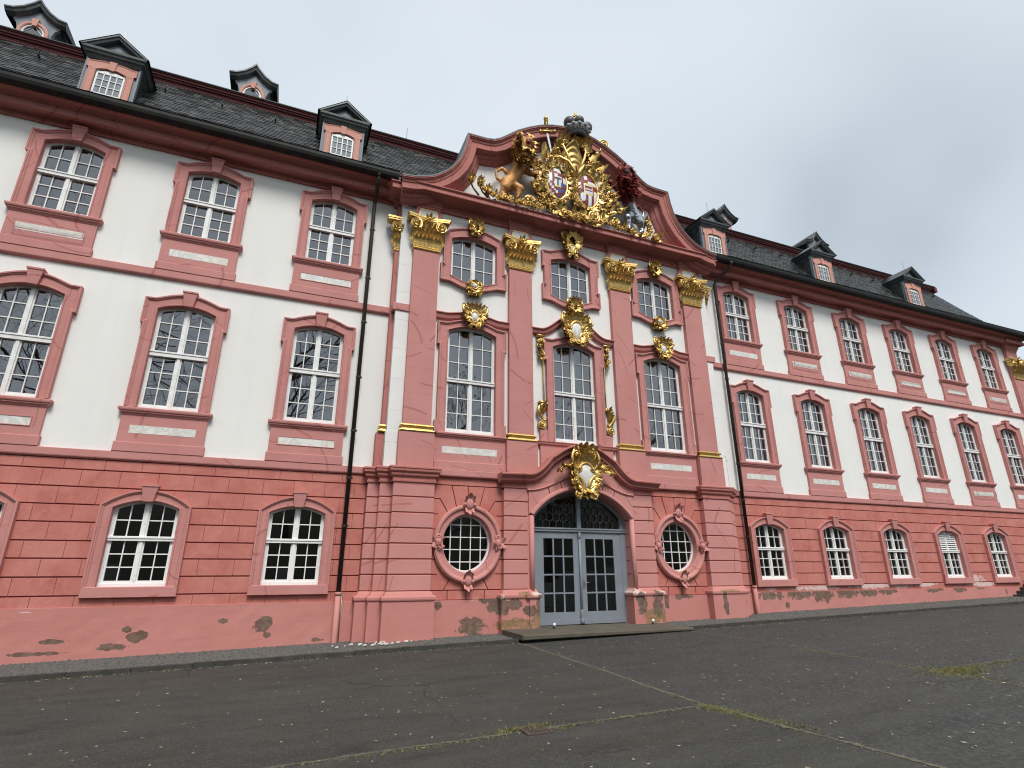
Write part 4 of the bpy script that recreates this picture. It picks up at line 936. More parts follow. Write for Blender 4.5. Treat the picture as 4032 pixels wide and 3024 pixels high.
# ---- entablature of the projection
EN = [(-.40, 12.36), (-.53, 12.36), (-.53, 12.44), (-.55, 12.445), (-.55, 12.53), (-.585, 12.55), (-.62, 12.585), (-.66, 12.60), (-.70, 12.605), (-1.03, 12.625), (-1.045, 12.64), (-1.045, 12.775), (-1.07, 12.78), (-1.10, 12.81), (-1.10, 12.84), (-.40, 12.97)]
e = MB(); e.run(EN, -5.60, 5.60); ob('entablature', e, 'pinkfine', B)
for (x0, x1) in PIL:
    k = MB(); k.ressaut([(0, 12.30), (0, 12.375), (.02, 12.38), (.02, 12.455), (.04, 12.46), (.04, 12.535), (.075, 12.56), (.11, 12.60), (.14, 12.612), (.17, 12.615)], x0 + .005, x1 - .005, -.40, -.603); ob('entablature_block', k, 'pinkfine', B)
for s in (-1, 1):
    k = MB(); k.ressaut([(0, 12.36), (0, 12.45), (.03, 12.46), (.03, 12.54), (.10, 12.60), (.12, 12.605), (.38, 12.63), (.38, 12.78), (.43, 12.82), (.43, 12.85), (0.1, 12.95)], *sorted((s * 5.74, s * 5.3)), .0, -.44); ob('entablature_end', k, 'pinkfine', B)
    k = MB(); k.ressaut([(0, 12.45), (.03, 12.46), (.03, 12.56), (.10, 12.62), (.26, 12.65), (.26, 12.82), (.36, 12.92), (.36, 12.98)], *sorted((s * 5.88, s * 5.5)), .0, -.26); ob('entablature_end', k, 'pinkfine', B)
# ---- pediment
OUT = [(5.90, 12.875), (5.55, 12.915), (5.25, 13.00), (4.95, 13.12), (4.68, 13.32), (4.42, 13.58), (4.20, 13.92), (4.06, 14.25), (3.97, 14.62), (3.90, 15.085), (3.28, 15.10), (3.00, 15.15), (2.78, 15.28), (2.5, 15.52), (2.15, 15.83), (1.75, 16.10), (1.3, 16.35), (.85, 16.52), (.4, 16.62), (0, 16.65)]
full = mir(OUT)
pd = MB(); pd.sweep(full, [(0.0, -1.15), (.045, -1.16), (.06, -1.13), (.085, -1.12), (.10, -1.09), (.16, -1.075), (.18, -1.05), (.36, -1.045), (.38, -1.02), (.385, -.90), (.42, -.86), (.50, -.82), (.53, -.76), (.58, -.72), (.62, -.68), (.66, -.60)]); ob('pediment_cornice', pd, 'pinkfine', B)
tp = MB(); inner = miter(full, .5); tp.prism([p for p in inner if p[1] > 12.9] + [(4.6, 12.85), (-4.6, 12.85)], -.605, -.2); ob('tympanum', tp, 'white', B)
rf = MB(); rf.sweep(full, [(-.03, 2.4), (-.03, -1.165), (.012, -1.165)]); rf.sweep(full, [(.6, 2.4), (-.03, 2.4)]); ob('pediment_roof', rf, 'lead', B)

# ---------------------------------------------------------------- roof
ROOF = [(-.66, 13.17), (-.45, 13.30), (-.15, 13.53), (.15, 13.80), (.60, 14.36), (1.1, 15.10), (1.6, 15.90), (2.12, 16.72)]
def roofpt(t):
    "point on the mansard profile at arc length t"
    for (a, b) in zip(ROOF[:-1], ROOF[1:]):
        l = math.dist(a, b)
        if t <= l: return (lerp(a[0], b[0], t / l), lerp(a[1], b[1], t / l)), ((b[0] - a[0]) / l, (b[1] - a[1]) / l)
        t -= l
    return ROOF[-1], ((ROOF[-1][0] - ROOF[-2][0]) / l, (ROOF[-1][1] - ROOF[-2][1]) / l)
RL = sum(math.dist(a, b) for a, b in zip(ROOF[:-1], ROOF[1:]))
HIP0 = 27.35
def hipx(y): return HIP0 - (y + .66) * .98
mr = MB()
vs = [(X_L, y + .015, z - .015) for y, z in ROOF] + [(hipx(y), y + .015, z - .015) for y, z in ROOF]; n = len(ROOF)
mr.add(vs, [(i, i + 1, n + i + 1, n + i) for i in range(n - 1)])
vs2 = [(hipx(y), y + .015, z - .015) for y, z in ROOF] + [(hipx(y), 9.5 - y, z - .015) for y, z in ROOF]; mr.add(vs2, [(i, i + 1, n + i + 1, n + i) for i in range(n - 1)])
mr.add([(X_L, 2.0, 16.92), (hipx(2.1) + .1, 2.0, 16.92), (hipx(2.1) - 3, 7.0, 19.0), (X_L, 7.0, 19.0)], [(0, 1, 2, 3)])
RF = ob('mansard_roof', mr, 'slate', B)
sl = MB(); tone = []; singles = []
ex = 0.145; rows = int(RL / ex); sm = None
for r in range(rows):
    (y, z), (ty, tz) = roofpt(r * ex); ny, nz = -tz, ty
    x = X_L + rnd.uniform(0, .2); xe = hipx(y) - .02
    while x < xe:
        w = rnd.uniform(.17, .25); x1 = min(x + w, xe); ln = ex * 1.25; o = rnd.uniform(.012, .022); j = rnd.uniform(-.012, .012)
        if abs(x) < 5.2 and y < 1.5 and z < 14.2: x = x1; continue
        A = [(x + .003, y + ny * o + ty * j, z + nz * o + tz * j), (x1 - .003, y + ny * (o + rnd.uniform(-.004, .004)) + ty * j, z + nz * o + tz * j),
             (x1 - .003, y + ty * ln + ny * .003, z + tz * ln + nz * .003), (x + .003, y + ty * ln + ny * .003, z + tz * ln + nz * .003)]
        Bv = [(A[0][0], A[0][1] - ny * .014, A[0][2] - nz * .014), (A[1][0], A[1][1] - ny * .014, A[1][2] - nz * .014)]
        t = rnd.random() ** 2.4  # random slate tone; the few pale ones also stand in for shine
        if -13.4 < x < -6.9 and 4 <= r <= 14 and len(singles) < 300 and abs(x + 7.65) > .9 and abs(x + 14.05) > 1.0: singles.append((A, Bv, t))
        else: sl.add(A + Bv, [(0, 1, 2, 3), (4, 5, 1, 0)]); tone += [t, t]
        x = x1
so = ob('slate_covering', sl, 'slate', RF); tag(so, kind='stuff')
at = so.data.attributes.new('tone', 'FLOAT', 'FACE'); at.data.foreach_set('value', tone[:len(so.data.polygons)])
for A, Bv, t in singles:
    k = MB(); c = A[0]; k.add([tuple(p[i] - c[i] for i in range(3)) for p in A + Bv], [(0, 1, 2, 3), (4, 5, 1, 0)]); o = ob('slate', k, 'slate', RF, c)
    a_ = o.data.attributes.new('tone', 'FLOAT', 'FACE'); a_.data.foreach_set('value', [t, t])
# wine red moulded fascia at the kink of the roof
for (xa, xb) in ((X_L, hipx(2.0) + .15),):
    k = MB(); k.run([(2.15, 16.60), (2.05, 16.60), (2.03, 16.63), (2.04, 16.66), (2.02, 16.72), (1.97, 16.74), (1.96, 16.78), (1.92, 16.80), (1.91, 16.845), (1.88, 16.87), (1.87, 16.90), (2.15, 16.93)], xa, xb); FA = ob('fascia', k, 'fascia', B)
    k = MB(); k.run([(1.845, 16.90), (1.84, 16.93), (1.87, 16.94), (2.2, 16.98), (2.2, 16.90)], xa, xb); ob('fascia_flashing', k, 'lead', FA)
    k = MB(); k.box(xb - .1, xb + .12, 1.87, 9.0, 16.62, 16.9); ob('fascia_return', k, 'fascia', FA)
# gutters, snow rails, roof hooks
for (xa, xb) in ((X_L, -5.95), (6.25, 27.45)):
    k = MB(); pr = [(-.645 - .105 * (1 - math.cos(t * PI / 10)), 13.17 - .15 * math.sin(t * PI / 10)) for t in range(11)]
    pr = [(-.60, 12.99), (-.64, 12.965), (-.74, 12.955), (-.82, 13.0), (-.85, 13.08), (-.855, 13.17), (-.875, 13.185), (-.855, 13.2), (-.835, 13.18), (-.60, 13.10)]
    k.run(pr, xa, xb); GU = ob('gutter', k, 'gutter', B)
    k = MB(True); k.tube([(xa, -.62, 13.33), (xb - .1, -.62, 13.33)], .016, 6)
    x = xa + .3
    while x < xb - .2: k.box(x - .02, x + .02, -.66, -.50, 13.2, 13.37); x += .62
    k.smooth = False; ob('snow_rail', k, 'gutter', B)
x = -21.0
while x < 24:
    if abs(x) > 5.5:
        k = MB(); k.box(x - .018, x + .018, 1.50, 1.72, 15.92, 15.96); k.box(x - .018, x + .018, 1.46, 1.50, 15.90, 16.06); ob('roof_hook', k, 'gutter', B)
    x += 1.6
# ---- pedimented dormers
def dormer():
    f = MB(); f.prism([(-.62, 14.20), (.62, 14.20), (.62, 15.60), (-.62, 15.60)], .62, .70); f.box(-.66, -.615, .60, .72, 14.2, 15.6); f.box(.615, .66, .60, .72, 14.2, 15.6)
    Dm = ob('dormer', f, 'dgrey', B)
    hw = .365; pr = [((hw, 14.37), (.545, 14.33)), ((hw, 15.13), (.545, 15.22)), ((hw, 15.131), (.60, 15.221)), ((hw, 15.17), (.60, 15.46)), ((hw * .95, 15.18), (.46, 15.47))]
    for i in range(1, 9): s = 1 - i / 8; pr.append(((hw * .95 * s, 15.18 + .09 * (1 - s * s)), (.46 * s, 15.475 + .05 * (1 - s * s))))
    pairs = [((-a[0], a[1]), (-b[0], b[1])) for a, b in pr] + [(a, b) for a, b in reversed(pr[:-1])]
    a = architrave(pairs, -.085, False, .04, .08, .015)
    for i, p in enumerate(a.v): a.v[i] = (p[0], p[1] + .66, p[2])
    ob('surround', a, 'dormerpink', Dm)
    k = MB(); k.prism([(-.065, 15.24), (.065, 15.24), (.09, 15.545), (-.09, 15.545)], .545, .66); ob('keystone', k, 'dormerpink', Dm)
    c = MB(); c.box(-.345, -.30, .60, .66, 14.37, 15.2); c.box(.30, .345, .60, .66, 14.37, 15.2); c.box(-.345, .345, .60, .66, 14.36, 14.42); c.prism([(x, z) for x, z in mir([(.345, 15.10)] + arcpts(.345, 15.13, .09))], .60, .65)
    for u in (-.155, 0, .155): c.box(u - .011 if u else -.016, u + .011 if u else .016, .60, .64, 14.4, 15.15)
    for z in (14.66, 14.9): c.box(-.31, .31, .60, .635, z - .01, z + .01)
    ob('casement', c, 'frame', Dm)
    gl = MB(); gl.add([(-.34, .645, 14.37), (.34, .645, 14.37), (.34, .645, 15.25), (-.34, .645, 15.25)], [(0, 1, 2, 3)]); ob('glazing', gl, 'glass', Dm)
    bk = MB(); bk.add([(-.5, .69, 14.2), (.5, .69, 14.2), (.5, .69, 15.5), (-.5, .69, 15.5)], [(0, 1, 2, 3)]); ob('blind', bk, 'curtain', Dm)
    # cheeks flare out at the foot
    for s in (-1, 1):
        ch = MB(); rowsc = 16; vs = []; 
        for r in range(rowsc):
            z0, z1 = 14.10 + r * .105, 14.10 + (r + 1) * .105 + .012
            fl0 = .34 * max(0, 1 - (z0 - 14.10) / .62) ** 2; fl1 = .34 * max(0, 1 - (z1 - 14.10) / .62) ** 2
            def yb(z): return .25 + (z - 14.0) * .66 + .25
            q = 0.012
            ya = .66
            nseg = 7
            for g in range(nseg):
                a0, a1 = g / nseg + .004, (g + 1) / nseg - .004; yy = lambda t, z: lerp(ya, max(ya + .05, yb(z)), t)
                fx = lambda t, f: s * (.645 + f * (.25 + .75 * t)); tt = rnd.uniform(0, .006)
                ch.add([(fx(a0, fl0) + s * (q + tt), yy(a0, z0), z0), (fx(a1, fl0) + s * (q + tt), yy(a1, z0), z0), (fx(a1, fl1), yy(a1, z1), z1), (fx(a0, fl1), yy(a0, z1), z1)], [(0, 1, 2, 3)])
        o_ = ob('cheek', ch, 'slate', Dm)
        a_ = o_.data.attributes.new('tone', 'FLOAT', 'FACE'); a_.data.foreach_set('value', [rnd.random() for _ in o_.data.polygons])
    g_ = MB(); g_.ressaut([(0, 15.55), (.03, 15.60), (.05, 15.64), (.10, 15.67), (.12, 15.72), (.16, 15.76), (.17, 15.83), (0, 15.86)], -.63, .63, 2.2, .58)
    rake = [(-.82, 15.83), (0, 16.46), (.82, 15.83)]
    g_.sweep(rake, [(0, 2.3), (0, .395), (.05, .395), (.07, .43), (.12, .45), (.13, .60)]); g_.prism([(-.66, 15.84), (.66, 15.84), (0, 16.33)], .60, .66); ob('gable', g_, 'lead', Dm)
    t_ = MB(); t_.prism([(-.42, 15.90), (.42, 15.90), (0, 16.21)], .592, .64); ob('gable_field', t_, 'dgrey', Dm)
    r_ = MB(); r_.add([(-.86, .38, 15.80), (0, .38, 16.475), (0, 2.6, 16.475), (-.86, 2.6, 15.80), (.86, .38, 15.80), (.86, 2.6, 15.80)], [(0, 1, 2, 3), (1, 4, 5, 2)]); ob('dormer_roof', r_, 'slate', Dm)
    rd = MB(); rd.tube([(0, .75, 16.4), (-.02, .75, 17.0)], .009, 5); ob('lightning_rod', rd, 'steel', Dm)
    return Dm
d0 = dormer(); DX = [-14.052, -7.652, 7.652, 14.052, 20.452]
d0.location = (DX[0], 0, 0)
for x in DX[1:] + [-20.452]: copy_tree(d0, B, (x, 0, 0))
def oculus_dormer():
    f = MB(); half = [(.62, 16.9), (.60, 17.35), (.50, 17.75), (.44, 18.05), (.50, 18.28), (.62, 18.42), (.60, 18.60), (.33, 18.75), (.0, 19.05)]
    f.prism(mir(half), 3.0, 3.1); Dm = ob('oculus_dormer', f, 'dgrey', B)
    zc = 17.95; path = [(.30 * math.sin(2 * PI * i / 28), zc + .36 * math.cos(2 * PI * i / 28)) for i in range(28)]
    r = MB(); r.sweep(path, [(0, 3.0), (0, 2.93), (-.03, 2.91), (-.09, 2.91), (-.11, 2.93), (-.11, 3.0)], True); ob('surround', r, 'dormerpink', Dm)
    k = MB(); k.prism([(-.06, 18.22), (.06, 18.22), (.09, 18.50), (-.09, 18.50)], 2.88, 3.0); ob('keystone', k, 'dormerpink', Dm)
    g_ = MB(); g_.prism(path, 2.985, 2.99); ob('glazing', g_, 'glass', Dm)
    c = MB(); c.sweep(path, [(0, 2.985), (0, 2.95), (.045, 2.95), (.05, 2.985)], True)
    c.tube([(.26 * math.cos(t), 2.975, zc + .0 + .31 * math.sin(t)) for t in (0, PI / 2, PI, 1.5 * PI, 2 * PI)], .012, 5); ob('casement', c, 'frame', Dm)
    rt = [(-.80, 18.55), (-.62, 18.62), (-.38, 18.80), (-.16, 19.06), (0, 19.27), (.16, 19.06), (.38, 18.80), (.62, 18.62), (.80, 18.55)]
    rt = [(-.82, 18.62), (-.60, 18.66), (-.36, 18.82), (-.15, 19.05), (0, 19.27), (.15, 19.05), (.36, 18.82), (.60, 18.66), (.82, 18.62)]
    g2 = MB(); g2.sweep(rt, [(0, 4.6), (0, 2.78), (.05, 2.78), (.07, 2.82), (.14, 2.85), (.17, 2.92), (.20, 3.0)]); ob('gable', g2, 'lead', Dm)
    for s in (-1, 1): ch = MB(); ch.add([(s * x, y, z) for y in (3.05, 4.6) for x, z in [(.60, 16.9), (.57, 17.35), (.47, 17.75), (.41, 18.05), (.47, 18.3), (.6, 18.5)]], [(i, i + 1, 7 + i, 6 + i) for i in range(5)]); ob('cheek', ch, 'slate', Dm)
    return Dm
o0 = oculus_dormer(); o0.location = (-17.252, 0, 0)
for x in (-10.852, 10.852, 17.252): copy_tree(o0, B, (x, 0, 0))
for x in (-5.35,): k = MB(); k.tube([(x, 2.2, 17.1), (x, 2.2, 17.75)], .012, 5); ob('lightning_rod', k, 'steel', B)

# ---- downpipes
for s, x in ((-1, -6.53), (1, 6.54)):
    k = MB(True)
    if s < 0: pts = [(x, -.72, 13.0), (x, -.70, 12.85), (x, -.50, 12.62), (x, -.22, 12.42), (x, -.18, 12.25), (x, -.18, 1.19)]
    else: pts = [(6.95, -.74, 13.0), (6.93, -.70, 12.88), (6.86, -.52, 12.70), (6.60, -.24, 12.40), (x, -.18, 12.22), (x, -.18, 1.19)]
    k.tube(pts, .056, 12); k.tube([(pts[0][0], pts[0][1], 12.92), (pts[0][0], pts[0][1], 13.02)], [.07, .10], 12); PP = ob('downpipe', k, 'pipe', B)
    for z in (11.4, 9.75, 8.35, 6.7, 5.2, 3.95, 2.75): c = MB(True); c.tube([(x, -.18, z - .03), (x, -.18, z + .03)], .068, 12); c.box(x + .055, x + .095, -.19, -.17, z - .02, z + .02); c.smooth = False; ob('pipe_clip', c, 'pipe', PP)
    lw = MB(True); lw.tube([(x, -.18, 1.195), (x, -.18, .10 if s < 0 else .45), (x, -.20, gz(x) - .1)], .066, 12); lw.tube([(x, -.18, 1.13), (x, -.18, 1.20)], .078, 12); ob('pipe_shoe', lw, 'portal', PP)
    cb = MB(True); cb.tube([(x + .10, -.09, 1.2), (x + .105, -.09, gz(x))], .012, 6); ob('cable', cb, 'steel', PP)

# ---------------------------------------------------------------- gilded ornament
def cartouche(name, x, z, y, w, h, oval=None, seed=1, top=True, flare=0.0, lab=None, taper=(1.1, .62)):
    "rocaille cartouche of the size w x h round an optional marble oval (dx, dz, a, b); taper = relative width at top and foot"
    r = random.Random(seed); m = MB(True); ox, oz, a, b = oval if oval else (0, 0, w * .10, h * .10)
    def wd(dz): return w / 2 * lerp(taper[1], taper[0], min(1, max(0, dz / h + .5)))
    core = [(x + ox + a * 1.25 * math.cos(t * 2 * PI / 18), z + oz + b * 1.25 * math.sin(t * 2 * PI / 18)) for t in range(18)]; m.prism(core, y - .05, y + .08)
    if oval: m.tube([(x + ox + a * 1.06 * math.cos(t * 2 * PI / 22), y - .085, z + oz + b * 1.06 * math.sin(t * 2 * PI / 22)) for t in range(23)], .016 + .022 * w, 6, False)
    body = [(x + s * wd(q * h) * .62, z + q * h) for s, q in ((-1, -.40), (-1, -.1), (-1, .25), (-1, .42), (1, .42), (1, .25), (1, -.1), (1, -.40))]; m.prism(body, y - .015, y + .08)
    for layer in range(3):
        k = int((13 + 7 * layer) * (.55 + .45 * min(1.6, w + h)))
        for i in range(k):
            for s in (-1, 1):
                t = -PI / 2 + PI * (i + .5 + r.uniform(-.4, .4)) / k; ex, ez = math.cos(t), math.sin(t); f = (.40, .58, .76)[layer]
                dz = ez * h / 2 * f; px, pz = x + s * ex * (wd(dz) * f), z + dz
                if oval and layer == 0 and ((px - x - ox) / (a * 1.2)) ** 2 + ((pz - z - oz) / (b * 1.2)) ** 2 < 1: continue
                ang = math.atan2(ez * h, s * ex * w) + r.uniform(-.75, .75); L0 = r.uniform(.10, .20) * min(w, h) * (1.15 - .15 * layer) + .022
                m.leaf(px, pz, y - .05 * (2 - layer) - r.uniform(0, .04), ang, L0, L0 * r.uniform(.32, .48), L0 * .25, L0 * r.uniform(.25, .6), r.choice((1, 2, 2)), 6, r.uniform(-.4, .4) * L0)
    for s in (-1, 1):
        for (u, v, q) in ((.62, .30, .11), (.72, -.16, .09), (.45, .05, .08), (.5, -.40, .08)):
            rr = q * min(w, h) * r.uniform(.85, 1.25); m.scroll(x + s * u * wd(v * h), z + v * h, y - .10, rr, 1.5, s * (1 if v > 0 else -1), r.uniform(0, 6), .012 + rr * .22, 6, .05)
        m.cscroll((x + s * wd(-.4 * h) * .35, z - h * .42), (x + s * wd(0) * .72, z - h * .04), s * .28, y - .08, .012 + .022 * w, .28)
        m.cscroll((x + s * wd(.4 * h) * .80, z + h * .40), (x + s * wd(.05 * h) * .62, z + h * .06), s * .22, y - .09, .012 + .022 * w, .28)
        if flare:
            for i in range(10):
                t = i / 9; fx, fz = x + s * (w * .32 + flare * t), z + h * .12 - .42 * t * t * flare
                m.leaf(fx, fz, y - .02, (-.4 if s > 0 else PI + .4) + r.uniform(-1.0, 1.0), .20 * (1.2 - t * .5), .08, .06, .10, 2, 5)
                m.ball((fx + r.uniform(-.05, .05), y - .10, fz + r.uniform(-.05, .05)), r.uniform(.03, .05), 7, 5)
    if top:
        for t in (-.75, -.4, 0, .4, .75): m.leaf(x + t * wd(.3 * h) * .55, z + h * .30, y - .07 + .03 * abs(t), PI / 2 - t * .8, h * (.24 - .05 * abs(t)), h * .075, .05, .12, 1, 7)
    o = ob(name, m, 'gold', B)
    if lab: o['label'] = lab
    if oval:
        d = MB(True); d.ball((x + ox, y - .05, z + oz), (a, .085, b), 20, 12); ob('marble_oval', d, 'marble', o)
    return o
YF = -.56
for s in (-1, 1):
    xc = s * 3.40
    cartouche('gilded_crest', xc, 11.95, YF, .58, .60, None, 21 + s, True)
    cartouche('gilded_cartouche', xc, 9.84, YF, .70, .50, (0.0, .07, .10, .10), 31 + s, False, taper=(.55, 1.1))
    cartouche('gilded_cartouche', xc - .0, 8.86, YF - .06, .80, .78, (0, -.02, .13, .17), 41 + s, True, taper=(1.25, .5))
cartouche('gilded_crest', 0.0, 12.20, YF - .05, .82, 1.22, (0, -.22, .13, .16), 51, True, taper=(1.2, .5))
cartouche('gilded_cartouche', 0.0, 9.80, YF - .06, .62, .62, None, 61, True)
cartouche('gilded_cartouche', 0.0, 8.98, YF - .10, 1.18, 1.14, (.03, -.06, .23, .33), 62, True)
pc = cartouche('portal_cartouche', -.02, 4.38, -.90, 1.12, 1.64, (.02, -.12, .28, .36), 71, True, .48, 'large gilded cartouche with marble shield over the door', taper=(.75, .95))
# scrolled side consoles of the middle window
for s in (-1, 1):
    m = MB(True); x = s * 1.19
    for i in range(9): t = i / 8; m.leaf(x + s * .02 * math.sin(6 * t), 8.62 - .62 * t, -.52, -PI / 2 + rnd.uniform(-.6, .6), .20, .085, .05, .09, 2, 6)
    for i, z in enumerate((8.50, 8.30, 8.10)): m.scroll(x + (-1) ** i * .05, z, -.57, .085, 1.6, s * (-1) ** i, 0, .024, 6, .05)
    m.tube([(x - s * .05, -.54, 8.0), (s * 1.09, -.53, 7.80), (s * 1.085, -.52, 7.2), (s * 1.085, -.52, 6.55)], [.04, .03, .022, .022], 6)
    m.prism([(x - .12, 8.62), (x + .12, 8.62), (x + .13, 8.67), (x - .13, 8.67)], -.62, -.45)
    ob('gilded_scroll', m, 'gold', B)
    m = MB(True); m.scroll(s * 1.19, 5.79, -.54, .135, 2.2, s, PI / 2, .036, 7, .08)
    m.prism([(s * 1.19 + .12 * math.cos(t * PI / 7), 5.79 + .12 * math.sin(t * PI / 7)) for t in range(14)], -.55, -.45)
    m.cscroll((s * 1.13, 6.45), (s * 1.16, 5.98), s * .35, -.55, .042, .3)
    for i in range(6): m.leaf(s * 1.16, 6.02 + i * .075, -.53, PI / 2 + rnd.uniform(-1, 1), .18, .07, .06, .08, 2, 6)
    m.prism([(s * 1.15 - .12, 6.46), (s * 1.15 + .12, 6.46), (s * 1.15 + .13, 6.51), (s * 1.15 - .13, 6.51)], -.60, -.45)
    ob('gilded_scroll', m, 'gold', B)

# ---------------------------------------------------------------- the arms in the pediment
CA = empty('coat_of_arms', (0, -.62, 12.85), B); CA['label'] = 'gilded coat of arms with two shields, crown and lion supporters'
CA.location = (0, 0, 0)
def shield(xc, zc, a, b, fn):
    m = MB(True); n = 26; vs = {}; 
    def P(u, v): d = max(0, 1 - u * u - v * v); return (xc + a * u, -.98 - .10 * math.sqrt(d), zc + b * v)
    for i in range(n):
        for k in range(n):
            u0, u1, v0, v1 = -1 + 2 * i / n, -1 + 2 * (i + 1) / n, -1 + 2 * k / n, -1 + 2 * (k + 1) / n
            if ((u0 + u1) / 2) ** 2 + ((v0 + v1) / 2) ** 2 > 1.0: continue
            m.cur = fn((u0 + u1) / 2, (v0 + v1) / 2); m.add([P(u0, v0), P(u1, v0), P(u1, v1), P(u0, v1)], [(0, 1, 2, 3)])
    return m
ML = ['awhite', 'red', 'gold', 'blue', 'bronze', 'silver']
def fl_(u, v):
    if u * u + v * v > .9: return 2
    if abs(u) < .34 and abs(v - .02) < .30:
        if abs(u) > .28 or abs(v - .02) > .25: return 2
        return 4 if (abs(u) < .08 or v > .12) else 5
    if u < 0 and v > 0: return 1 if (abs(v - .62) < .10 or abs(u + .45) < .12) else 0
    if u > 0 and v > 0: return 1 if abs(u - .45) < .10 or abs(v - .5) < .08 else 0
    if u < 0: return 1 if (int((v + 2) * 7) + int((u + 2) * 5)) % 3 else 0
    return 3 if (int((v + 2) * 5) % 2) else 1
def fr_(u, v):
    if u * u + v * v > .9: return 2
    if abs(u - .05) < .40 and abs(v - .05) < .34:
        if abs(u - .05) > .34 or abs(v - .05) > .29: return 2
        return 1 if int((v + 2) * 9) % 2 else 5
    if u < 0 and v > 0: return 1 if abs(u + .45) < .13 or abs(v - .52) < .10 else 0
    if u > 0 and v > 0: return 0 if abs(v - .45) < .12 else 1
    if u < 0: return 5 if (u + .45) ** 2 + (v + .45) ** 2 < .06 else 1
    return 1 if abs(u - .45) < .12 else 0
for nm, (xc, zc, a, b, fn) in {'l': (-.66, 14.24, .38, .64, fl_), 'r': (.52, 14.26, .42, .68, fr_)}.items():
    ob('shield', shield(xc, zc, a, b, fn), None, CA, mats=ML)
    m = MB(True); m.prism([(xc + a * 1.1 * math.sin(t * PI / 16), zc + b * 1.1 * math.cos(t * PI / 16)) for t in range(32)], -.93, -.6)
    m.tube([(xc + a * 1.05 * math.cos(t * PI / 16), -1.0, zc + b * 1.05 * math.sin(t * PI / 16)) for t in range(33)], .045, 7, False)
    r = random.Random(5 if nm == 'l' else 8)
    for i in range(58):
        t = 2 * PI * i / 58; px, pz = xc + a * (1.02 + .28 * r.random()) * math.cos(t), zc + b * (1.02 + .2 * r.random()) * math.sin(t)
        if -.2 < px < .25 and abs(pz - zc) < .4: continue
        L0 = r.uniform(.14, .27); m.leaf(px, pz, -1.0 - r.uniform(0, .1), t + r.uniform(-1.3, 1.3), L0, L0 * .34, .05, .10, 2, 6, r.uniform(-.08, .08))
        if i % 3 == 0: m.scroll(px + .10 * math.cos(t), pz + .12 * math.sin(t), -1.03, r.uniform(.05, .09), 1.6, r.choice((-1, 1)), r.uniform(0, 6), .022, 6, .08)
    ob('shield_frame', m, 'gold', CA)
# small painted escutcheons hanging at the left shield
for (x, z, mm) in ((-1.05, 14.92, 'red'), (-1.12, 14.42, 'bronze'), (-.42, 14.88, 'bronze')):
    m = MB(); lp = [(x - .12, z + .13), (x + .12, z + .13), (x + .12, z - .02), (x + .07, z - .11), (x, z - .15), (x - .07, z - .11), (x - .12, z - .02)]; m.cur = 0; m.prism(lp, -1.10, -1.0, .02); m.cur = 1
    m.box(x - .10, x - .02, -1.105, -1.09, z + .02, z + .10); m.box(x + .02, x + .10, -1.105, -1.09, z - .06, z + .01); m.cur = 2; m.sweep(lp, [(-.015, -1.06), (-.015, -1.11), (.012, -1.11), (.012, -1.06)], True); ob('escutcheon', m, None, CA, mats=[mm, 'awhite', 'gold'])
# mantling: the great rippled shell that rises to the crown
m = MB(True); r = random.Random(3)
def fold(cx0, cx1, z0, z1, w0, w1, y, dep, rib, ph, nu=16, nv=26):
    vs = []
    for k in range(nv + 1):
        v = k / nv; w = lerp(w0, w1, math.sin(v * PI / 2) ** .8) * (1 - .45 * max(0, v - .75) / .25)
        for i in range(nu + 1):
            u = -1 + 2 * i / nu; x = lerp(cx0, cx1, v) + u * w + .10 * math.sin(v * 5 + ph) * v
            q = v + .16 * u * u; yy = y - dep * (1 - u * u) * (.4 + .6 * v) - .035 * math.sin(rib * q + ph) - .16 * max(0, v - .8) * 5 * (1 - .3 * u * u)
            vs.append((x, yy, lerp(z0, z1, v) - .14 * u * u * v))
    m.add(vs, [(k * (nu + 1) + i, k * (nu + 1) + i + 1, (k + 1) * (nu + 1) + i + 1, (k + 1) * (nu + 1) + i) for k in range(nv) for i in range(nu)])
m.prism([(-.75, 14.9), (.85, 14.95), (.95, 15.4), (.55, 15.75), (.38, 16.2), (-.10, 16.2), (-.30, 15.8), (-.75, 15.5)], -.80, -.6)
fold(.06, .10, 14.70, 16.12, .10, .46, -.90, .16, 40, 0); fold(-.10, -.62, 14.85, 15.62, .08, .30, -.92, .12, 34, 1); fold(.22, .92, 14.85, 15.55, .08, .32, -.92, .12, 34, 2)
for s in (-1, 1):
    m.tube([(.06, -1.10, 14.62), (.06 + s * .12, -1.15, 14.9), (.06 + s * .30, -1.13, 15.18), (.06 + s * .62, -1.08, 15.32), (.06 + s * .92, -1.0, 15.25)], [.06, .075, .06, .05, .02], 7)
    m.tube([(.06 + s * .10, -1.12, 14.9), (.06 + s * .34, -1.12, 15.5), (.06 + s * .46, -1.05, 15.9), (.06 + s * .30, -1.0, 16.2)], [.04, .05, .05, .03], 7)
    for (x, z, an, L0) in ((.50, 15.95, .9, .36), (.62, 15.62, .3, .34), (.90, 15.32, .1, .34), (1.0, 15.0, -.2, .3), (.36, 16.2, 1.2, .3)):
        m.leaf(.06 + s * x, z, -.98, an if s > 0 else PI - an, L0, L0 * .45, .10, .18, 2, 8, r.uniform(-.12, .12)); m.scroll(.06 + s * (x + .02), z - .12, -1.02, .09, 1.6, s, r.uniform(0, 6), .03, 6, .1)
m.leaf(-1.05, 15.12, -.95, PI * .58, .58, .17, .12, .1, 1, 8); m.leaf(-.72, 15.50, -.95, PI * .40, .40, .15, .12, .2, 1, 8)
for i in range(26): m.leaf(.10 + r.uniform(-.4, .4), 16.12 + r.uniform(-.08, .12), -1.02, r.uniform(.4, PI - .4), .18, .075, .06, .12, 1, 5)
ob('mantling', m, 'gold', CA)
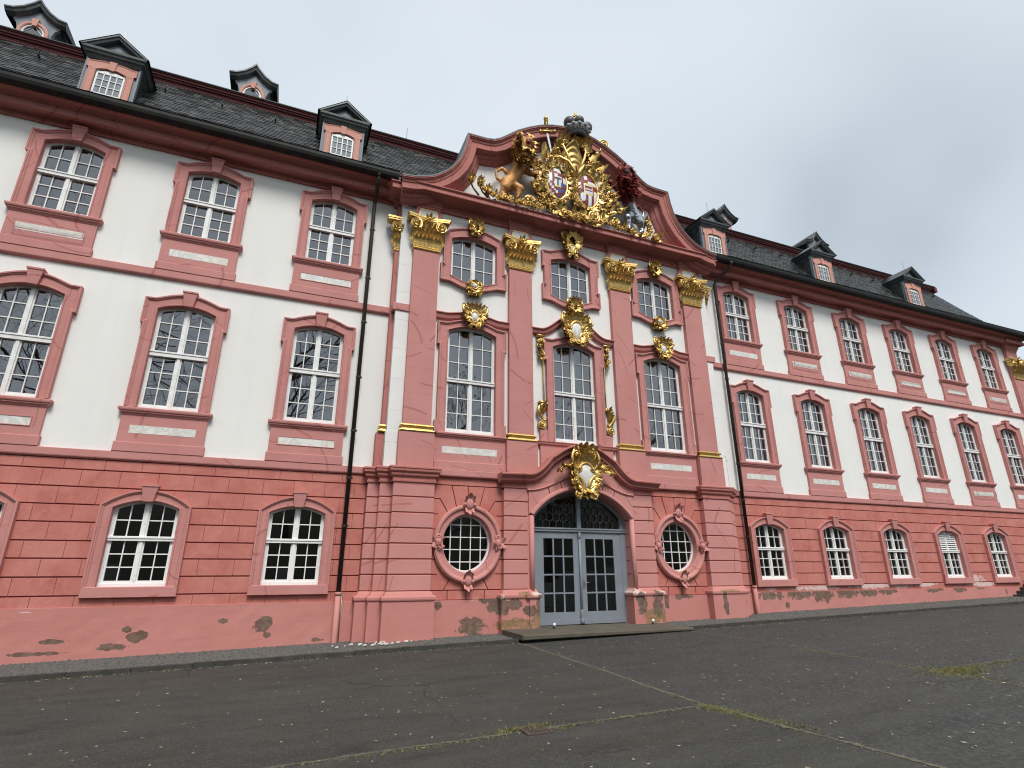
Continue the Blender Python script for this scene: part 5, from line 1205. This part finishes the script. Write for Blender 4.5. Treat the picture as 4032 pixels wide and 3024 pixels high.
# rocaille masses round the shields and along the base
def rocaille(nm, pts, seed, size=.3, dense=7, y=-.92, mat='gold'):
    m = MB(True); r = random.Random(seed)
    for a, b in zip(pts[:-1], pts[1:]):
        for i in range(dense):
            t = (i + r.random()) / dense; x, z = lerp(a[0], b[0], t) + r.gauss(0, size * .18), lerp(a[1], b[1], t) + r.gauss(0, size * .22); L0 = size * r.uniform(.7, 1.3)
            m.leaf(x, z, y - r.uniform(-.05, .12), r.uniform(0, 2 * PI), L0, L0 * r.uniform(.28, .42), .06, r.uniform(.06, .15), r.choice((2, 3)), 7, r.uniform(-.1, .1) * L0)
            if r.random() < .45: m.scroll(x, z, y - r.uniform(.04, .14), size * r.uniform(.25, .45), 1.7, r.choice((-1, 1)), r.uniform(0, 6), size * .10, 6, .08)
            if r.random() < .5: m.ball((x + r.uniform(-.1, .1), y - r.uniform(.08, .16), z + r.uniform(-.1, .1)), size * r.uniform(.10, .18), 8, 6)
    return ob(nm, m, mat, CA)
rocaille('rocaille', [(-1.35, 14.75), (-1.45, 14.1), (-1.35, 13.55), (-.95, 13.15)], 3, .24, 18)
rocaille('rocaille', [(1.15, 15.2), (1.35, 14.7), (1.38, 14.1), (1.30, 13.6), (1.0, 13.2)], 4, .24, 15)
rocaille('rocaille', [(-1.0, 13.12), (-.4, 13.02), (.1, 12.98), (.6, 13.02), (1.1, 13.1)], 5, .25, 17, -1.02)
rocaille('rocaille', [(.0, 13.4), (-.02, 14.0), (.0, 14.6)], 6, .18, 11, -1.08)
rocaille('rocaille', [(1.5, 14.5), (1.65, 14.0), (1.8, 13.6)], 16, .18, 10, -1.0)
rocaille('garland', [(-3.35, 13.18), (-2.9, 13.03), (-2.3, 13.02), (-1.7, 13.02), (-1.2, 13.08)], 7, .18, 14, -1.0)
rocaille('garland', [(1.3, 13.10), (1.9, 13.06), (2.5, 12.98), (3.0, 12.98), (3.35, 12.98)], 8, .18, 14, -1.0)
for q in ((-1.72, 13.16, -1.05, .22, 2.2, 1, 0, .05), (.62, 13.12, -1.15, .24, 2.4, -1, 1, .05), (1.55, 13.18, -1.05, .2, 2, -1, 2, .045)): sc = MB(True); sc.scroll(*q, 7, .1); ob('base_scroll', sc, 'gold', CA)
for (x, z, s) in ((-3.72, 13.50, 1), (-3.42, 13.46, 1), (-3.15, 13.22, 1), (2.92, 13.62, -1), (2.98, 13.32, -1), (3.25, 13.05, -1)):
    m = MB(True); m.flower(x, z, -.98, .15, 7, rnd.random()); m.flower(x + .02, z + .11, -.97, .12, 6, rnd.random()); m.flower(x - .02, z - .12, -.96, .12, 6, rnd.random()); ob('gilded_flower', m, 'gold', CA)
    st = MB(True); st.tube([(x, -.94, z - .1), (x + s * .10, -.94, z - .30), (x + s * .28, -.95, 12.98)], [.025, .03, .035], 6); ob('flower_stem', st, 'agreen', CA)
# crown: ermine brim with four dark balls and a cross
m = MB(True); cx, cy, cz = .19, -1.02, 16.38
m.lathe([(.24, .12), (.28, 0), (.36, .08), (.43, .22), (.49, .30), (.47, .36), (.30, .34)], (cx, cy, cz), 20); [m.ball((cx + .46 * math.cos(a), cy + .46 * math.sin(a), cz + .33), (.09, .05, .07), 8, 6) for a in [2 * PI * i / 14 for i in range(14)]]; CB = ob('crown', m, 'ermine', CA)
k = MB()
for i in range(12):
    a = PI + PI * (i + .5) / 12; k.box(cx + .405 * math.cos(a) - .018, cx + .405 * math.cos(a) + .018, cy + .42 * math.sin(a) - .03, cy + .42 * math.sin(a) + .01, cz + .12, cz + .24)
ob('ermine_tail', k, 'bronze', CA)
for (x, y, z, q) in ((-.30, -.06, .60, .22), (.04, -.16, .70, .19), (.40, -.04, .62, .22), (.05, .18, .70, .20)):
    m = MB(True); m.ball((cx + x, cy + y, cz + z), q, 16, 10); ob('crown_ball', m, 'bronze', CA)
m = MB(); m.box(cx - .03, cx + .03, cy - .03, cy + .03, cz + .86, cz + 1.20); m.box(cx - .10, cx + .10, cy - .03, cy + .03, cz + 1.03, cz + 1.09); m.box(cx - .05, cx + .05, cy - .035, cy + .035, cz + .84, cz + .92); ob('crown_cross', m, 'gold', CA)
# sword
m = MB(); m.prism([(-1.06, 16.25), (-.98, 16.27), (-.84, 15.5), (-.90, 15.45)], -1.06, -.98); ob('sword_blade', m, 'silver', CA)
m = MB(True); m.tube([(-1.03, -1.05, 16.25), (-1.06, -1.08, 16.74)], [.055, .05], 8)
for i in range(7): t = i / 7; m.tube([(-1.03 - .03 * t + .062 * math.cos(q), -1.05 - .03 * t + .062 * math.sin(q), 16.30 + .42 * t + q * .010) for q in [k * PI / 4 for k in range(9)]], .017, 5)
m.ball((-1.065, -1.09, 16.80), .085, 10, 7); m.tube([(-1.28, -1.06, 16.19), (-1.0, -1.08, 16.27), (-.72, -1.06, 16.38)], [.06, .045, .06], 8); m.ball((-1.28, -1.06, 16.19), .065); m.ball((-.72, -1.06, 16.38), .065); ob('sword_hilt', m, 'gold', CA)
# crosier
m = MB(True); m.tube([(.70, -.95, 15.5), (1.0, -1.02, 15.95), (1.09, -1.03, 16.10)], [.035, .035, .03], 8); m.lathe([(.04, 0), (.09, .03), (.10, .10), (.05, .16)], (1.0, -1.02, 15.90), 10)
m.tube([(1.09, -1.03, 16.10), (1.16, -1.04, 16.22), (1.12, -1.04, 16.34)], [.045, .04, .035], 8); m.scroll(1.33, 16.50, -1.03, .22, 1.9, -1, PI, .042, 7, .05)
for i in range(0): t = PI - i * .7; m.leaf(1.33 + .2 * math.cos(t), 16.50 + .2 * math.sin(t), -1.03, t, .12, .05, .02, .04, 1, 4)
ob('crosier', m, 'gold', CA)
# supporters: one continuous remeshed body each
def beast(sx, x0, mat, name):
    "a rampant lion; sx = 1 faces right"
    m = MB(True)
    def cap(pts, rr): m.tube([(x0 + sx * p[0], p[1], p[2]) for p in pts], rr, 10); [m.ball((x0 + sx * p[0], p[1], p[2]), q, 10, 7) for p, q in zip(pts, rr)]
    cap([(-.42, -.92, 13.72), (-.25, -.95, 13.95), (-.05, -1.0, 14.35), (.05, -1.03, 14.75)], [.21, .20, .23, .25])          # trunk
    cap([(.05, -1.03, 14.75), (.10, -1.06, 15.10)], [.26, .25]); cap([(.10, -1.07, 15.15), (.14, -1.14, 15.32)], [.26, .25]); cap([(.16, -1.2, 15.32), (.22, -1.36, 15.36)], [.16, .12])   # neck, head, muzzle
    cap([(.16, -1.2, 15.22), (.22, -1.30, 15.16)], [.10, .07])                                                              # jaw
    cap([(-.42, -.94, 13.75), (-.50, -1.0, 13.52), (-.58, -.94, 13.30), (-.55, -1.0, 13.10), (-.42, -1.06, 13.04)], [.22, .16, .095, .08, .10])   # hind leg
    cap([(-.20, -.85, 13.80), (.02, -.98, 13.62), (-.02, -.95, 13.32), (-.02, -.98, 13.12), (.10, -1.04, 13.06)], [.20, .15, .09, .08, .095])
    cap([(.12, -1.05, 14.62), (.40, -1.10, 14.60), (.62, -1.08, 14.80), (.72, -1.1, 14.84)], [.16, .12, .09, .10])
    cap([(.10, -1.0, 14.45), (.38, -1.05, 14.30), (.60, -1.05, 14.32)], [.15, .11, .10])
    cap([(-.50, -.86, 13.78), (-.74, -.86, 13.90), (-.78, -.86, 14.15), (-.56, -.86, 14.35), (-.42, -.88, 14.22)], [.07, .055, .05, .06, .085])      # tail
    for s in (-1, 1): m.ball((x0 + sx * (.04 + s * .0), -1.1 + s * .12, 15.52), .07, 8, 6)
    o = ob(name, m, mat, CA); md = o.modifiers.new('remesh', 'REMESH'); md.mode = 'VOXEL'; md.voxel_size = .028; md.use_smooth_shade = True
    return o
beast(1, -2.06, 'ochre', 'lion'); beast(-1, 2.16, 'beast', 'red_lion')
for (sx, x0, mt) in ((1, -2.06, 'gold'), (-1, 2.16, 'red')):
    m = MB(True); r = random.Random(9)
    for i in range(330):
        z = r.uniform(14.40, 15.66); c = .03 + (z - 14.5) * .10; w = .40 * math.sqrt(max(.05, 1 - ((z - 15.0) / .78) ** 2)); u = r.uniform(-w, w)
        if 15.08 < z < 15.62 and -.14 < u + c - .10 < .30: continue
        y = -1.04 - .30 * math.sqrt(max(0, 1 - (u / .44) ** 2))
        m.leaf(x0 + sx * (c + u), z, y, -PI / 2 + r.uniform(-.5, .5) + (sx * u) * 1.6, r.uniform(.13, .22), .055, .03, .08, 1, 5)
    ob('mane', m, mt, CA)
    mo = MB(True); mo.ball((x0 + sx * .19, -1.40, 15.27), (.10, .05, .10), 10, 6); ob('mouth', mo, 'red' if sx > 0 else 'bronze', CA)

# ---------------------------------------------------------------- things on the ground
# kerb of separate stones, gravel strip
kb = tag(empty('kerb'), kind='structure')
for (xa, xb) in ((-22.0, -2.52), (2.38, 20.2)):
    x = xa
    while x < xb - .05:
        x1 = min(x + .98 + rnd.uniform(-.03, .03), xb); k = MB(); g0, g1 = gz(x), gz(x1); t0, t1 = rnd.uniform(.075, .09), rnd.uniform(.075, .09); ys = -1.90 + rnd.uniform(-.01, .01)
        k.add([(x + .004, ys, g0 - .2), (x1 - .004, ys, g1 - .2), (x1 - .004, ys + .12, g1 - .2), (x + .004, ys + .12, g0 - .2), (x + .004, ys + .012, g0 + t0), (x1 - .004, ys + .012, g1 + t1), (x1 - .004, ys + .12, g1 + t1), (x + .004, ys + .12, g0 + t0)],
              [(0, 3, 2, 1), (4, 5, 6, 7), (0, 1, 5, 4), (2, 3, 7, 6), (1, 2, 6, 5), (3, 0, 4, 7)])
        ob('kerb_stone', k, 'kerb', kb); x = x1
gr = MB(); r = random.Random(2)
for (xa, xb) in ((-22.0, -2.5), (2.4, 20.5)):
    n = int((xb - xa) / .5)
    for i in range(n):
        x0, x1 = lerp(xa, xb, i / n), lerp(xa, xb, (i + 1) / n); gr.add([(x0, -1.80, gz(x0) + .055), (x1, -1.80, gz(x1) + .055), (x1, .0, gz(x1) + .075), (x0, .0, gz(x0) + .075)], [(0, 1, 2, 3)])
    for i in range(int((xb - xa) * 230)):
        x, y = r.uniform(xa, xb), r.uniform(-1.79, -.08); q = r.uniform(.010, .026); z = gz(x) + .062 + (y + 1.8) * .011
        a = r.uniform(0, 6.28); c, s_ = math.cos(a) * q, math.sin(a) * q
        gr.add([(x + c, y + s_, z), (x - s_ * .8, y + c * .8, z), (x - c, y - s_, z), (x + s_ * .7, y - c * .7, z), (x + c * .2, y, z + q * r.uniform(.7, 1.1))], [(0, 1, 4), (1, 2, 4), (2, 3, 4), (3, 0, 4)])
tag(ob('gravel_strip', gr, 'gravel'), 'grey gravel strip between kerb and pink plinth', 'gravel', None, 'stuff')
# door platform: a worn sandstone slab on a lower course
dp = tag(empty('door_step', (0, 0, 0)), 'low mossy sandstone platform in front of the grey door', 'step')
k = MB(); k.prism([(-2.52, .155), (2.36, .185), (2.36, .262), (-2.52, .268)], -2.13, -.30, .02)
o = ob('step_slab', k, 'step', dp)
k = MB(); k.box(-2.42, 2.28, -1.98, -.30, -.1, .17); ob('step_course', k, 'kerb', dp)  # darker stone colour also carries the shadow gap under the slab
# little spotlights on the platform
def spot(x, y, label):
    t = tag(empty('ground_spotlight', (x, y, .268)), label, 'spotlight', 'spotlights beside the door')
    k = MB(True); k.lathe([(.03, 0), (.03, .03), (.012, .04), (.012, .07)], (0, 0, 0), 10); ob('foot', k, 'iron', t)
    k = MB(True); k.tube([(0, .02, .075), (0, -.05, .10)], [.028, .04], 12); ob('lamp_head', k, 'lampwhite', t)
spot(-1.17, -1.0, 'small white spotlight on the platform left of the door handle'); spot(1.88, -1.0, 'small white spotlight on the platform at the right door pier')
# stone steps at the far right
st = tag(empty('stone_steps', (20.6, -.8, gz(20.6))), 'dark stone steps rising along the wall at the far right', 'steps')
for i in range(7):
    k = MB(); z0 = gz(20.6) + i * .14; k.prism([(20.55 + i * .30 - 20.6, 0 if i == 0 else i * .14 - .01), (26.4 - 20.6, 0 if i == 0 else i * .14 - .01), (26.4 - 20.6, (i + 1) * .14), (20.55 + i * .30 - 20.6, (i + 1) * .14)], -.85, .72, .012); ob('tread', k, 'steps2', st)
# drain grate
gx, gy = -5.11, -8.52
dg = tag(empty('drain_grate', (gx, gy, gz(gx))), 'rusty iron drain grate set in the asphalt', 'drain')
k = MB(); w = .155
for (a, b, c, d) in ((-w, w, -w, -w + .03), (-w, w, w - .03, w), (-w, -w + .03, -w + .03, w - .03), (w - .03, w, -w + .03, w - .03)): k.box(a, b, c, d, -.01, .014)
ob('frame', k, 'rust', dg)
for i in range(7): x = -w + .045 + i * (2 * w - .09) / 6; k = MB(); k.box(x - .010, x + .010, -w + .03, w - .03, -.01, .011); ob('bar', k, 'rust', dg)
k = MB(); k.add([(-w + .02, -w + .02, .004), (w - .02, -w + .02, .004), (w - .02, w - .02, .004), (-w + .02, w - .02, .004)], [(0, 1, 2, 3)]); ob('shaft_shade', k, 'room', dg)  # flat dark sheet under the bars: shade of the shaft as colour
# sandy seams between the asphalt lanes
sm = MB(); r = random.Random(4)
def seam(p, q, w0, n):
    dx, dy = q[0] - p[0], q[1] - p[1]; l = math.hypot(dx, dy); nx, ny = -dy / l, dx / l; A = []; Bq = []
    wob = 0
    for i in range(n + 1):
        t = i / n; x, y = lerp(p[0], q[0], t), lerp(p[1], q[1], t); w = w0 * r.uniform(.35, 1.3); wob = wob * .9 + r.gauss(0, .006); x += nx * wob; y += ny * wob
        A.append((x + nx * w, y + ny * w, gz(x) + .004)); Bq.append((x - nx * w, y - ny * w, gz(x) + .004))
    sm.add(A + Bq, [(i, i + 1, n + 2 + i, n + 1 + i) for i in range(n)])
    for i in range(int(l * 60)):
        t = r.random(); x, y = lerp(p[0], q[0], t) + nx * r.gauss(0, w0 * 1.4), lerp(p[1], q[1], t) + ny * r.gauss(0, w0 * 1.4); s_ = r.uniform(.006, .018)
        sm.add([(x - s_, y, gz(x) + .003), (x, y - s_, gz(x) + .003), (x + s_, y, gz(x) + .003), (x, y, gz(x) + .003 + s_ * .6)], [(0, 1, 3), (1, 2, 3), (2, 0, 3)])
seam((-2.50, -2.05), (-2.72, -8.4), .030, 90); seam((-2.72, -8.4), (-2.35, -11.6), .034, 50)
seam((-2.75, -8.45), (-12.0, -8.58), .022, 130); seam((2.28, -2.3), (2.30, -5.7), .014, 50); seam((2.30, -5.7), (1.9, -7.9), .020, 40); seam((1.9, -7.9), (1.75, -11.5), .020, 50); seam((2.0, -8.3), (14.0, -8.4), .020, 100)
tag(ob('asphalt_seams', sm, 'sand'), 'pale sandy seams between the asphalt lanes', 'seam', None, 'stuff')
# moss and grass in the seams
ms = MB(); r = random.Random(6)
def blades(cx, cy, sx, sy, n, h=.035):
    for i in range(n):
        x, y = r.gauss(cx, sx), r.gauss(cy, sy); z = gz(x); hh = h * r.uniform(.4, 1.3); a = r.uniform(0, 6.28); w = r.uniform(.003, .009); lx, ly = r.gauss(0, hh * .5), r.gauss(0, hh * .5)
        ms.add([(x - w * math.cos(a), y - w * math.sin(a), z), (x + w * math.cos(a), y + w * math.sin(a), z), (x + lx, y + ly, z + hh)], [(0, 1, 2)])
for i in range(20): t = i / 19; blades(lerp(-2.72, -2.38, t ** 1.5), lerp(-8.5, -9.9, t), .075, .07, int(150 * (1.1 - t)), .012)
blades(2.25, -8.55, .30, .16, 1500, .022); blades(2.0, -8.2, .12, .5, 400, .012); blades(2.9, -8.45, .5, .07, 500, .015); blades(2.0, -9.2, .07, .5, 320, .012); blades(3.9, -8.4, .6, .05, 300, .012); blades(1.7, -8.9, .5, .35, 500, .010); blades(2.1, -6.5, .05, .7, 300, .010)
blades(-5.3, -8.42, .16, .05, 260, .03); blades(-5.0, -8.36, .12, .03, 120, .03); blades(-4.8, -8.55, .15, .03, 80, .02); blades(-4.0, -8.5, .6, .02, 160, .02); blades(-6.4, -8.58, .7, .025, 220, .02)
for i in range(60): x = r.uniform(-13, -3); blades(x, -1.93, .1, .015, 6, .03)
for i in range(14): blades(r.uniform(3, 19), -1.93, .2, .02, 10, .03)
for i in range(9): blades(r.uniform(-6, -2.6), -1.5 + r.uniform(-.2, 1.0), .08, .06, 25, .04)
tag(ob('moss_and_grass', ms, 'moss'), 'moss and grass tufts growing in the asphalt seams', 'grass', None, 'stuff')
# dry leaves and petals
for nm, mt, cnt, smin, smax, lab in (('dry_leaves', 'leaf', 1500, .008, .024, 'small dry leaves scattered over the asphalt'), ('petals', 'petal', 330, .005, .014, 'pale petals and chips scattered over the asphalt')):
    lf = MB(); r = random.Random(8 if nm == 'petals' else 9)
    for i in range(cnt):
        if i < cnt * .34 and nm == 'dry_leaves': x, y = r.uniform(-14, 14), -1.95 - abs(r.gauss(0, .10))
        else: x, y = r.uniform(-16, 12), -1.95 - r.random() ** .8 * 11
        if -2.55 < x < 2.4 and y > -2.2: continue
        q = r.uniform(smin, smax); a = r.uniform(0, 6.28); c, s_ = math.cos(a) * q, math.sin(a) * q; z = gz(x) + .004
        lf.add([(x + c * 1.5, y + s_ * 1.5, z + r.uniform(0, q * .5)), (x - s_ * .8, y + c * .8, z + .002), (x - c * 1.3, y - s_ * 1.3, z + r.uniform(0, q * .6)), (x + s_ * .8, y - c * .8, z + .002)], [(0, 1, 2, 3)])
    tag(ob(nm, lf, mt), lab, 'leaves' if nm == 'dry_leaves' else 'petals', None, 'stuff')
# white plaster chips that fell beside the left downpipe
ch = MB(); r = random.Random(12)
for i in range(26):
    x, y = r.gauss(-5.9, .5), r.uniform(-1.25, -.75); q = r.uniform(.012, .05); z = gz(x) + .085
    ch.add([(x - q, y - q * .6, z), (x + q, y - q * .5, z + .01), (x + q * .7, y + q * .7, z + .015), (x - q * .8, y + q * .5, z), (x - q, y - q * .6, z + .02), (x + q, y - q * .5, z + .03), (x + q * .7, y + q * .7, z + .035), (x - q * .8, y + q * .5, z + .02)], [(3, 2, 1, 0), (4, 5, 6, 7), (0, 1, 5, 4), (1, 2, 6, 5), (2, 3, 7, 6), (3, 0, 4, 7)])
tag(ob('plaster_chips', ch, 'petal'), 'white plaster chips fallen on the gravel by the left downpipe', 'rubble', None, 'stuff')

# ---------------------------------------------------------------- what the panes reflect: trees across the court and an added hillside
def tree_mesh(seed, h, leafy):
    r = random.Random(seed); dep = 3 if leafy else 4; tr = MB(True); lv = MB(); tips = []
    def grow(p, d, l, rad0, depth):
        pts = [p]; rr = [rad0]; n = 4; q = p.copy(); dd = d.copy()
        for i in range(n): dd = (dd + Vector((r.gauss(0, .13), r.gauss(0, .13), r.gauss(.03, .07)))).normalized(); q = q + dd * (l / n); pts.append(q.copy()); rr.append(rad0 * (1 - .5 * (i + 1) / n))
        tr.tube(pts, rr, 6 if depth > 2 else (4 if depth > 1 else 3), False)
        if depth == 0: tips.append(q); return
        for k in range(r.choice((3, 4)) if depth > 1 else 4):
            i = r.randint(1, n); b = pts[i]; ax = dd.orthogonal().normalized(); ax.rotate(Quaternion(dd, r.uniform(0, 6.28))); nd = (dd * r.uniform(.5, .9) + ax * r.uniform(.5, 1.0)).normalized()
            grow(b.copy(), nd, l * r.uniform(.55, .8), rr[i] * r.uniform(.42, .6), depth - 1)
    p = Vector((0, 0, 0)); trunk = [p.copy()]; tr_r = [h * .022]; q = p.copy()
    for i in range(6): q = q + Vector((r.gauss(0, .12), r.gauss(0, .12), h * .11)); trunk.append(q.copy()); tr_r.append(h * .020 * (1 - .09 * i))
    tr.tube(trunk, tr_r, 9, False)
    for i in range(2, 7):
        for k in range(2 if i < 6 else 4):
            a = r.uniform(0, 6.28); grow(trunk[i].copy(), Vector((math.cos(a), math.sin(a), r.uniform(.5, 1.4))).normalized(), h * .24, h * .0050, dep)
    if leafy:
        for t in tips:
            for k in range(leafy):
                c = t + Vector((r.gauss(0, .35), r.gauss(0, .35), r.gauss(0, .35))); s = r.uniform(.05, .12); u = Vector((r.gauss(0, 1), r.gauss(0, 1), r.gauss(0, 1))).normalized() * s; w = u.orthogonal().normalized() * s * .7
                lv.add([c - u, c + w, c + u, c - w], [(0, 1, 2, 3)])
    return tr, lv
def tree(x, y, proto, rot, sc, label):
    t = tag(empty('tree', (x, y, gz(x))), label, 'tree', 'trees across the court'); t.rotation_euler = (0, 0, rot); t.scale = (sc, sc, sc)
    for src in proto: c = src.copy(); COL.objects.link(c); c.parent = t
protos = []
for sd, lf in ((5, 0), (6, 0), (7, 3)):
    a, b = tree_mesh(sd, 19, lf); ps = [ob('trunk', a, 'bark')]
    if lf: ps.append(ob('crown', b, 'foliage'))
    protos.append(ps)
SP = [(-31, -24, 0, 0.3, 1.25, 'bare tree reflected in the leftmost windows'), (-20, -22, 1, 1.9, 1.30, 'bare tree reflected left of the downpipe'), (-9.5, -27, 0, 2.9, 1.15, 'tall bare tree across the court facing the left wing'), (5, -32, 2, .4, .95, 'young leafy tree reflected in the central windows'), (15, -33, 2, 2.2, .85, 'leafy tree across the court reflected right of the door'), (27, -35, 1, 3.6, .95, 'bare tree across the court facing the right wing'), (42, -37, 2, 4.4, .9, 'leafy tree at the right end across the court')]
for x, y, pi, ro, sc_, lb in SP: tree(x, y, protos[pi], ro, sc_, lb)
for ps in protos:
    for o in ps: bpy.data.objects.remove(o)
hl = MB(True); r = random.Random(1); nx, ny = 60, 8; vs = []
for k in range(ny + 1):
    for i in range(nx + 1):
        x = lerp(-420, 420, i / nx); y = lerp(-75, -330, k / ny); z = gz(x) - 1 + (k / ny) ** .7 * 52 * (1 + .25 * math.sin(x * .013 + 1) + .12 * math.sin(x * .041)) + (r.uniform(-1.2, 1.2) if 0 < k else 0); vs.append((x, y, z))
hl.add(vs, [(k * (nx + 1) + i, k * (nx + 1) + i + 1, (k + 1) * (nx + 1) + i + 1, (k + 1) * (nx + 1) + i) for k in range(ny) for i in range(nx)])
tag(ob('reflection_hill', hl, 'reflhill'), kind='structure')  # unseen hill, added so the ground floor panes reflect something dark
